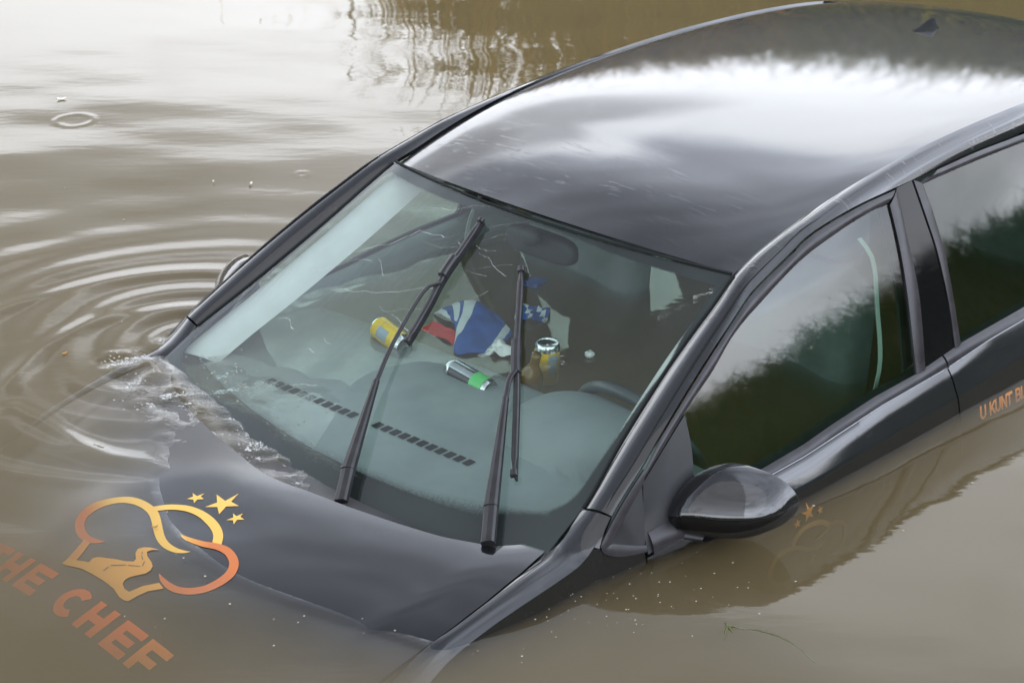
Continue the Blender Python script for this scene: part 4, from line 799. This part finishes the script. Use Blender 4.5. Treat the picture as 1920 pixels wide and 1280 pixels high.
def ripples(x, y):
    z = np.zeros_like(x)
    # slow ambient swell
    for i in range(9):
        th = 1.2 + .9 * math.sin(i * 2.3); k = 2 * math.pi / (.22 + .13 * i); ph = i * 1.7
        z += .00030 * (.22 + .13 * i) / .5 * np.sin(k * (x * math.cos(th) + y * math.sin(th)) + ph + 2.5 * vnoise(x * 1.3 + i, y * 1.3))
    # rings spreading from the sunken pillar foot
    cx, cy = -.80, 4.30; wob = .05 * vnoise(x * 3, y * 3); r = np.hypot((x - cx), (y - cy)) + wob
    lam = .080 + .06 * np.clip(r, 0, 2); amp = .0034 * np.exp(-r / .50) * np.clip(r / .10, 0, 1)
    z += amp * np.sin(2 * math.pi * r / lam + 1.2) * (.55 + .9 * (vnoise(x * 2.1 + 7, y * 2.1) + .5))
    # one long crest rolling off the bonnet
    dr = np.minimum(seg_dist(x, y, (-1.16, 3.95), (-.90, 3.697)), seg_dist(x, y, (-.90, 3.697), (-.69, 3.622))) + .012 * vnoise(x * 9, y * 9)
    z += .0062 * np.exp(-(dr / .024) ** 2) * np.clip((-.66 - x) / .12, 0, 1) * np.clip((x + 1.25) / .25, 0, 1)
    for (cx2, cy2, R2, h2) in ((-.80, 4.10, .40, .0022), (-.86, 4.16, .56, .0018)):
        r2 = np.hypot(x - cx2, y - cy2) + .03 * vnoise(x * 5, y * 5); z += h2 * np.exp(-((r2 - R2) / .030) ** 2) * np.clip((-.62 - x) / .2, 0, 1) * (.4 + 1.2 * np.clip(vnoise(x * 3 + 5, y * 3) + .5, 0, 1))
    # choppy water pouring in behind the bonnet
    m = chop_mask(x, y)
    ch = .0075 * vnoise(x * 11 + y * 4, y * 23 - x * 6) + .0042 * vnoise(x * 24 + 9, y * 44 + 3) + .0014 * vnoise(x * 60 + 3, y * 80); ch = ch * 1.9
    z += m * ch
    ax, ay, bx, by = -.775, 4.315, -.398, 3.531; sd = ((x - ax) * (by - ay) - (y - ay) * (bx - ax)) / math.hypot(bx - ax, by - ay)
    hx, hy = x - .10, y - 4.35; yaw = math.radians(-136.5); ly = -hx * math.sin(yaw) + hy * math.cos(yaw)
    z *= np.where((sd < -.02) & (np.abs(x * -math.sin(yaw) + y * math.cos(yaw) + (-0.5716 * math.sin(yaw) - 3.494 * math.cos(yaw))) < .72), .25, 1)
    # the skin of water curling up along the bonnet's wet edge
    p = np.stack([x, y, np.zeros_like(x)], -1) - np.array(CARM.translation); Rm = np.array(CARM.to_3x3()); p = p @ Rm
    hz = H(p[..., 0], np.clip(p[..., 1], -.8, .8)) - p[..., 2]; okm = (np.abs(p[..., 1]) < .70) & (p[..., 0] > -.12) & (p[..., 0] < .8)
    z += np.where(okm, .0020 * np.exp(-((hz + .001) / .0035) ** 2), 0)
    # rain rings
    for (px, py, R, a) in ((-1.438, 5.976, .060, .0016), (-.675, 3.735, .030, .0012), (-.60, 3.66, .045, .0008), (-.64, 5.47, .02, .001), (1.12, 3.40, .05, .0004)):
        rr = np.hypot(x - px, y - py); z += a * np.exp(-((rr - R) / .010) ** 2) * np.cos((rr - R) / .010 * 1.5)
    for (px, py, h, w) in ((-.88, 4.14, .016, .055), (-.80, 4.03, .010, .05), (-.72, 3.92, .008, .04)):
        z += h * np.exp(-(((x - px) * .9 + (y - py) * .5) / .030) ** 2 - (((y - py) * .9 - (x - px) * .5) / w) ** 2)
    return z
def build_water():
    X = axis(-2.3, 2.3, .0105, -90, 40); Y = axis(2.5, 8.2, .0125, -6, 30)
    gx, gy = np.meshgrid(X, Y, indexing='ij'); inside = np.clip(np.minimum.reduce([gx + 2.6, 2.6 - gx, gy - 2.2, 8.6 - gy]) / .3, 0, 1)
    z = ripples(gx, gy) * inside
    nx, ny = gx.shape; V = np.stack([gx, gy, z], -1).reshape(-1, 3)
    i = np.arange(nx - 1)[:, None] * ny + np.arange(ny - 1)[None, :]; Q = np.stack([i, i + ny, i + ny + 1, i + 1], -1).reshape(-1, 4)
    # closed body: rim + bottom
    rim = np.r_[np.arange(nx) * ny, (nx - 1) * ny + np.arange(1, ny), (np.arange(nx - 1)[::-1]) * ny + ny - 1, np.arange(1, ny - 1)[::-1]]
    nb = len(V); low = V[rim].copy(); low[:, 2] = -2.0; V = np.vstack([V, low]); n = len(rim); k = np.arange(n)
    sides = np.stack([rim, nb + k, nb + (k + 1) % n, rim[(k + 1) % n]], 1)
    me = bpy.data.meshes.new('water'); allq = np.vstack([Q, sides]); nq = len(allq)
    me.vertices.add(len(V)); me.vertices.foreach_set('co', V.ravel()); me.loops.add(nq * 4 + n); me.loops.foreach_set('vertex_index', np.r_[allq.ravel(), (nb + k)[::-1]].astype(np.int32))
    me.polygons.add(nq + 1); me.polygons.foreach_set('loop_start', np.r_[np.arange(nq) * 4, nq * 4].astype(np.int32)); me.polygons.foreach_set('loop_total', np.r_[np.full(nq, 4), n].astype(np.int32))
    me.update()
    a = me.attributes.new('chop', 'FLOAT', 'POINT'); ch = np.zeros(len(V), np.float32); ch[:nx * ny] = (chop_mask(gx, gy) * inside).ravel(); a.data.foreach_set('value', ch)
    o = link('water', me, M['water']); tag(o, "murky brown canal water around the sunken car", None, None, 'structure'); return o
build_water()

# ------------------------------------------------------------------ banks, grass, reeds
def sdist(x, y): return np.maximum.reduce([x - 3.3, 1.7 - y, y - 15.4, -60 - x])
def ground_z(x, y):
    d = sdist(x, y) + .35 * vnoise(x * .7, y * .7)
    return np.where(d < 0, np.maximum(-1.2, d * .9), np.minimum(np.where(x > 3.3, 1.05, .55), d * .45) + .12 * vnoise(x * .9, y * .9) * np.clip(d, 0, 1) + np.where(y > 15, np.clip(d, 0, 8) * .04, 0))
def build_ground():
    ax_ = np.r_[-np.geomspace(900, 14, 22), np.arange(-13, 13.01, .45), np.geomspace(14, 900, 22)]; ay_ = np.r_[-np.geomspace(900, 9, 20), np.arange(-8.5, 22.01, .4), np.geomspace(23, 900, 22)]
    gx, gy = np.meshgrid(ax_, ay_, indexing='ij'); P = np.stack([gx, gy, ground_z(gx, gy)], -1)
    o = sheet('terrain', P, M['ground'], None, (0, 0, 1)); tag(o, "grassy canal banks and muddy bed", None, None, 'structure')
build_ground()
def blades(name, pts, hgt, wid, cols, lean, bend, seed=0):
    r = np.random.default_rng(seed); n = len(pts); th = r.random(n) * 2 * math.pi; la = r.random(n) * 2 * math.pi
    t = np.array([0, .35, .7, 1.0]); wf = np.array([1, .85, .55, .06]); side = np.stack([np.cos(th), np.sin(th), np.zeros(n)], 1); ld = np.stack([np.cos(la), np.sin(la), np.zeros(n)], 1)
    V = np.zeros((n, 4, 2, 3))
    for k in range(4):
        off = ld * (lean * hgt * t[k])[:, None] if np.ndim(lean) else ld * (lean * hgt * t[k])[:, None]
        off = off + ld * (bend * hgt * t[k] ** 2.5)[:, None]; up = hgt * t[k] - (bend * .75) * hgt * t[k] ** 3
        c = pts + off + np.stack([np.zeros(n), np.zeros(n), up], 1)
        V[:, k, 0] = c - side * (wid * wf[k] / 2)[:, None]; V[:, k, 1] = c + side * (wid * wf[k] / 2)[:, None]
    base = np.arange(n)[:, None] * 8; q = np.array([[0, 1, 3, 2], [2, 3, 5, 4], [4, 5, 7, 6]]); F = (base[:, None] + q[None]).reshape(-1, 4)
    me = bpy.data.meshes.new(name); V = V.reshape(-1, 3); me.vertices.add(len(V)); me.vertices.foreach_set('co', V.ravel()); me.loops.add(len(F) * 4); me.loops.foreach_set('vertex_index', F.ravel().astype(np.int32))
    me.polygons.add(len(F)); me.polygons.foreach_set('loop_start', (np.arange(len(F)) * 4).astype(np.int32)); me.polygons.foreach_set('loop_total', np.full(len(F), 4, np.int32)); me.update()
    set_tint(me, np.repeat(cols, 8, axis=0)); return link(name, me, M['blades'])
def mixcol(r, n, a, b):
    t = r.random(n)[:, None]; return (np.array(a) * (1 - t) + np.array(b) * t) * (.7 + .6 * r.random(n)[:, None])
def build_plants():
    r = np.random.default_rng(3)
    n = 26000; x = np.where(r.random(n) < .8, r.uniform(-9, 13, n), r.uniform(-34, 30, n)); y = 15.2 + r.random(n) ** 1.3 * 3.0
    h = (3.0 + .7 * vnoise(x * .5, y * 0 + 3) + r.normal(0, .25, n)) * (.42 + .68 / (1 + np.exp(-(x + 1.0) * 1.6))) * np.clip(.72 + (y - 15.2) * .25, .6, 1.15)
    col = mixcol(r, n, (.34, .20, .028), (.13, .115, .018)); g = (x > 2)[:, None]; col = np.where(g, col * [.7, 1.0, .8], col)
    bend = np.where(r.random(n) < .3, r.uniform(.3, .8, n), r.uniform(.02, .25, n))
    k = r.random(n) < .03; h = np.where(k, h * r.uniform(1.12, 1.32, n), h); bend = np.where(k, r.uniform(.0, .5, n), bend)
    p = np.stack([x, y, np.maximum(ground_z(x, y), -.3) - .02], 1)
    o = blades('reeds', p, h, r.uniform(.025, .085, n), col, r.uniform(.02, .20, n), bend, 1); tag(o, "tall olive and straw coloured reeds along the far bank", "reeds", None, 'stuff')
    n = 42000; x = 3.3 + 4.2 * r.random(n) ** .8; y = r.uniform(-5, 15.3, n); k = r.random(n) < .25
    xx = np.where(k, r.uniform(-9, 4, n), x); yy = np.where(k, r.uniform(-5, 1.5, n), y)
    h = r.uniform(.3, .62, n) * np.clip(.8 + vnoise(xx * .9, yy * .9), .35, 1.3)
    h = np.where(k, h * .45, h)
    col = mixcol(r, n, (.028, .060, .010), (.060, .090, .016)); dry = r.random(n) < .12; col[dry] = mixcol(r, dry.sum(), (.16, .12, .05), (.11, .09, .03))
    p = np.stack([xx, yy, ground_z(xx, yy) - .02], 1)
    o = blades('grass', p, h, r.uniform(.008, .02, n), col, r.uniform(.05, .35, n), r.uniform(.05, .5, n), 2); tag(o, "long dark green grass on the near bank", "grass", None, 'stuff')
build_plants()

# ------------------------------------------------------------------ things afloat
def place(name, V, F, m, loc, rot=(0, 0, 0), label=None, cat=None, group=None, **kw):
    o = link(name, mesh_from(V, F), m, **kw); o.location = loc; o.rotation_euler = rot; tag(o, label, cat, group); return fixn(o)
def can(name, loc, rot, r, L, label, prints):
    root = bpy.data.objects.new(name, None); COL.objects.link(root); root.location = loc; root.rotation_euler = rot; tag(root, label, 'can', 'drink cans afloat inside the car')
    prof = [(0, .004), (r * .62, .002), (r * .78, 0), (r * .84, .004), (r * .95, .010), (r, .018), (r, L - .014), (r * .93, L - .006), (r * .86, L - .001), (r * .84, L), (r * .82, L - .003), (r * .80, L - .006), (0, L - .006)]
    ang = np.linspace(0, 2 * math.pi, 33)[:-1]
    V, F = grid_me([[(a * math.cos(t), a * math.sin(t), z) for t in ang] for a, z in prof], closed_v=True); fixn(link('can_body', mesh_from(V, F), M['alu'], root))
    for nm, m, t0, t1, z0, z1, off in prints:
        aa = np.linspace(t0, t1, 25); P = [[((r + off) * math.cos(t), (r + off) * math.sin(t), z) for t in aa] for z in np.linspace(z0, z1, 4)]
        V, F = grid_me(P); F = orient(V, F, (math.cos((t0 + t1) / 2), math.sin((t0 + t1) / 2), 0)) if t1 - t0 < 6 else F
        fixn(link(nm, mesh_from(V, F), m, root, .0003)) if t1 - t0 > 6 else link(nm, mesh_from(V, F), m, root, .0003)
    return root
def axis_rot(d, roll=0.):
    q = Vector(d).to_track_quat('Z', 'Y'); return (q.to_matrix() @ Matrix.Rotation(roll, 3, 'Z')).to_euler()
TAU = 2 * math.pi
can('drink_can', (-.340, 4.350, .018), axis_rot((.095, -.115, -.020)), .029, .118, "yellow drink can lying on its side in the water behind the left wiper",
    [('print_band', M['yellow'], 0, TAU, .012, .104, .0004), ('print_mark', M['bluegrey'], 2.2, 3.3, .035, .075, .0010), ('print_mark', M['bluegrey'], -2.6, -1.8, .03, .07, .0010)])
can('drink_can', (.083, 4.225, -.085), axis_rot((.04, -.02, 1)), .032, .118, "yellow can floating upright with only its silver rim and top showing",
    [('print_band', M['yellow'], 0, TAU, .014, .100, .0004), ('print_mark', M['bluegrey'], -2.6, -1.7, .04, .095, .0010)])
can('drink_can', (-.150, 4.135, .006), axis_rot((.110, -.122, -.006)), .0265, .150, "slim black and silver can with a green band floating on its side",
    [('print_band', M['alu'], 0, TAU, .018, .060, .0003), ('green_band', M['green'], 0, TAU, .096, .138, .0005), ('black_panel', M['black'], -.7, .8, .020, .095, .0007), ('black_panel', M['black'], 2.4, 3.6, .020, .095, .0007), ('print_mark', M['orange'], -.2, .35, .026, .040, .0010)]
    + [('print_mark', M['bluegrey'], -2.3 + .0, -1.2, .024 + k * .013, .031 + k * .013, .0011) for k in range(5)])
def cloth_quad(name, rows, m, label, cat, thick=.003, sub=10, amp=.006, seed=0, stripes=None):
    R = np.array(rows, float); nu, nv = R.shape[:2]
    U = np.stack([resample(R[i], sub * 2) for i in range(nu)]); P = np.stack([resample(U[:, j], sub * 2) for j in range(U.shape[1])], 1)
    P[..., 2] += amp * (vnoise(P[..., 0] * 40 + seed, P[..., 1] * 40) + .6 * vnoise(P[..., 0] * 90, P[..., 1] * 90 + seed))
    V, F = grid_me(P); me = mesh_from(V, F); o = link(name, me, m, None, thick)
    if stripes:
        nc = P.shape[1] - 1
        for k, p in enumerate(me.polygons):
            i, j = divmod(k, nc); p.material_index = stripes(i / (P.shape[0] - 1), j / nc)
    tag(o, label, cat); return o
# striped scarf: folded tent of blue cloth with white bands
cloth_quad('scarf', [[(-.200, 4.455, .004), (-.165, 4.40, .018), (-.125, 4.36, .012)], [(-.120, 4.452, .035), (-.095, 4.400, .052), (-.140, 4.225, .004)], [(-.045, 4.400, .030), (-.045, 4.345, .022), (-.085, 4.222, .003)], [(-.000, 4.330, .004), (-.015, 4.280, .004), (-.035, 4.235, -.004)]],
           [M['blue'], M['white']], "blue and white striped scarf heaped out of the water inside the car", "scarf", .004, 12, .008, 1, lambda u, v: 1 if (.30 < u < .40 or .84 < u < .93 or u < .06 or (.15 < u < .22 and v < .6)) else 0)
cloth_quad('scarf', [[(.005, 4.430, .004), (.015, 4.45, .02), (.035, 4.47, .012)], [(.045, 4.40, .010), (.05, 4.43, .03), (.07, 4.46, .02)], [(.085, 4.415, .004), (.095, 4.44, .014), (.10, 4.475, .006)]], [M['blue'], M['white']],
           "small crumpled blue and white cloth half hidden behind the right wiper", "scarf", .004, 10, .02, 5, lambda u, v: 1 if (int(u * 7) + int(v * 4)) % 3 == 0 else 0)
cloth_quad('cloth', [[(.02, 4.63, .002), (.05, 4.68, .012)], [(.065, 4.61, .006), (.095, 4.67, .004)]], [M['blue']], "pale blue rag floating far inside the cabin near the top of the right wiper", "cloth", .003, 8, .012, 9)
cloth_quad('cloth', [[(-.235, 4.375, -.006), (-.20, 4.40, .004)], [(-.165, 4.295, .006), (-.140, 4.325, .010)], [(-.130, 4.255, -.004), (-.11, 4.27, .002)]], [M['red']], "red cloth floating beside the striped scarf", "cloth", .003, 8, .010, 12)
cloth_quad('paper', [[(-.085, 4.23, .000), (-.065, 4.265, .010), (-.045, 4.28, .004)], [(-.035, 4.205, .010), (-.02, 4.235, .022), (-.005, 4.26, .010)], [(.005, 4.20, .000), (.015, 4.225, .008), (.02, 4.25, .0)]], [M['paper']], "crumpled white tissue floating beside the right wiper", "paper", .002, 10, .03, 20)
place('bottle', *tube(resample(np.array([(0, 0, 0), (.0, 0, .10), (.0, 0, .125), (0, 0, .16)]), 16), np.r_[np.full(9, .030), np.linspace(.030, .012, 4), .012, .012, .012], 18), M['brown'], (.028, 4.135, -.10), (.15, .2, 0), "brown bottle bobbing behind the clamp of the right wiper", "bottle")
V, F = rbox((0, 0, 0), (.011, .009, .009), .7, 8); place('foam_scrap', V + rng.normal(0, .0012, V.shape), F, M['foam'], (.19, 4.209, .006), (0, 0, .5), "white foam scrap floating above the steering wheel rim", "scrap")
# petals and leaf bits
for (x, y, sz, rz, m, lab) in ((-1.526, 6.185, .016, .3, 'petal', "pale bent petal afloat just above the round raindrop ring"), (-.786, 5.384, .008, 1.2, 'petal', "white petal afloat left of the roof's front corner"),
                               (-1.70, 5.26, .008, .4, 'petal', "pale petal afloat at the left edge below the raindrop ring"), (-.90, 5.40, .005, 2., 'petal', "tiny pale petal left of the larger white petal by the pillar"),
                               (-1.10, 4.22, .008, .7, 'leaf', "small orange leaf bit at the left outside the ripple rings"), (-.74, 3.40, .007, .2, 'leaf', "small yellow leaf bit floating over the lettering")):
    u = np.linspace(0, TAU, 15)[:-1]; V = [(0, 0, .003)] + [(sz * math.cos(t), .55 * sz * math.sin(t), .004 * math.cos(t) ** 2 + .0015) for t in u]; F = [(0, 1 + i, 1 + (i + 1) % 14) for i in range(14)]
    o = link('petal' if m == 'petal' else 'leaf', mesh_from(V, F), M[m], None, .0012); o.location = (x, y, .002); o.rotation_euler = (0, 0, rz); tag(o, lab, 'petal' if m == 'petal' else 'leaf', 'petals and leaf bits afloat')
# weed sprig with a long stem
pa = tube(resample(np.array([(.02, -.005, .001), (.06, -.012, .002), (.11, -.045, .001), (.15, -.11, .0)]), 30), .0014, 6)
pb = [tube(resample(np.array([(0, 0, .001), (dx * .5, dy * .5 + .004, .003), (dx, dy, .001)]), 8), np.linspace(.003, .001, 8), 6) for dx, dy in ((-.010, -.040), (.008, -.018), (.020, -.004), (-.004, .014))]
place('weed_sprig', *join([pa] + pb), M['weed'], (.409, 3.035, .001), (0, 0, 0), "green weed sprig with a long thin stem below the reflected mirror", "weed")
# drift specks and bubbles on the surface: nobody could count them
def specks():
    r = np.random.default_rng(11); V, F = [], []
    def blob(x, y, a, h):
        b = len(V); k = 7; V.append((x, y, .0015 + h)); ph = r.random() * 6
        for i in range(k): V.append((x + a * math.cos(ph + i * TAU / k) * r.uniform(.7, 1.2), y + a * math.sin(ph + i * TAU / k) * r.uniform(.7, 1.2), .0012))
        for i in range(k): F.append((b, b + 1 + i, b + 1 + (i + 1) % k))
    for _ in range(110):
        t = r.random(); x = -.25 + .75 * t + r.normal(0, .10); y = 3.03 + .18 * t + r.normal(0, .07)
        blob(x, y, r.uniform(.0008, .0022), .0006)
    for _ in range(50): blob(r.uniform(-.75, -.15), r.uniform(3.0, 3.75), r.uniform(.0010, .0030), .001)
    for _ in range(45): blob(r.uniform(-1.6, 1.3), r.uniform(2.9, 6), r.uniform(.001, .0035), .001)
    for _ in range(90):
        t = r.random(); blob(-.80 + .40 * t + r.normal(0, .05), 4.28 - .66 * t + r.normal(0, .05), r.uniform(.0015, .004), .003)
    o = link('drift_specks', mesh_from(V, F), M['scum']); tag(o, "pale specks, bubbles and seeds drifting on the water", "specks", None, 'stuff')
specks()
def foam():
    # foam-shaped white flecks added in place of sky glints round the windscreen's foot
    r = np.random.default_rng(21); V, F = [], []; N = 90000
    x, y = r.uniform(-1.08, -.36, N), r.uniform(3.5, 4.44, N); m = chop_mask(x, y)
    w = vnoise(x * 9 + y * 3, y * 34 - x * 8) + .6 * vnoise(x * 26, y * 60)
    ax, ay, bx, by = -.775, 4.315, -.398, 3.531; sd = ((x - ax) * (by - ay) - (y - ay) * (bx - ax)) / math.hypot(bx - ax, by - ay)
    p = (np.stack([x, y, np.zeros_like(x)], -1) - np.array(CARM.translation)) @ np.array(CARM.to_3x3())
    dry = (p[:, 0] > -.13) & (np.abs(p[:, 1]) < .70) & (H(p[:, 0], np.clip(p[:, 1], -.8, .8)) > p[:, 2] - .003)
    prob = m * np.clip((w - .10) / .35, 0, 1) ** 1.5 * .34
    ok = (r.random(N) < prob) & (sd > .004) & ~dry; x, y = x[ok], y[ok]; zz = ripples(x, y); aa = r.uniform(.0005, .0015, len(x)) * (1 + 1.0 * (r.random(len(x)) < .08)); k = 6
    for x_, y_, z, a in zip(x, y, zz, aa):
        b = len(V); ph = r.random() * 6
        for rr_, hh in ((1.0, -.0006), (.72, .5 * a)):
            for i in range(k): V.append((x_ + 2.0 * a * rr_ * math.cos(ph + i * TAU / k), y_ + a * rr_ * math.sin(ph + i * TAU / k), z + hh))
        V.append((x_, y_, z + .7 * a)); F += [(b + i, b + (i + 1) % k, b + k + (i + 1) % k, b + k + i) for i in range(k)] + [(b + k + i, b + k + (i + 1) % k, b + 2 * k) for i in range(k)]
    o = link('foam', mesh_from(V, F), M['glint_fleck']); tag(o, "white flecks added as glints on the chop along the sunken corner of the windscreen", None, None, 'stuff')
foam()
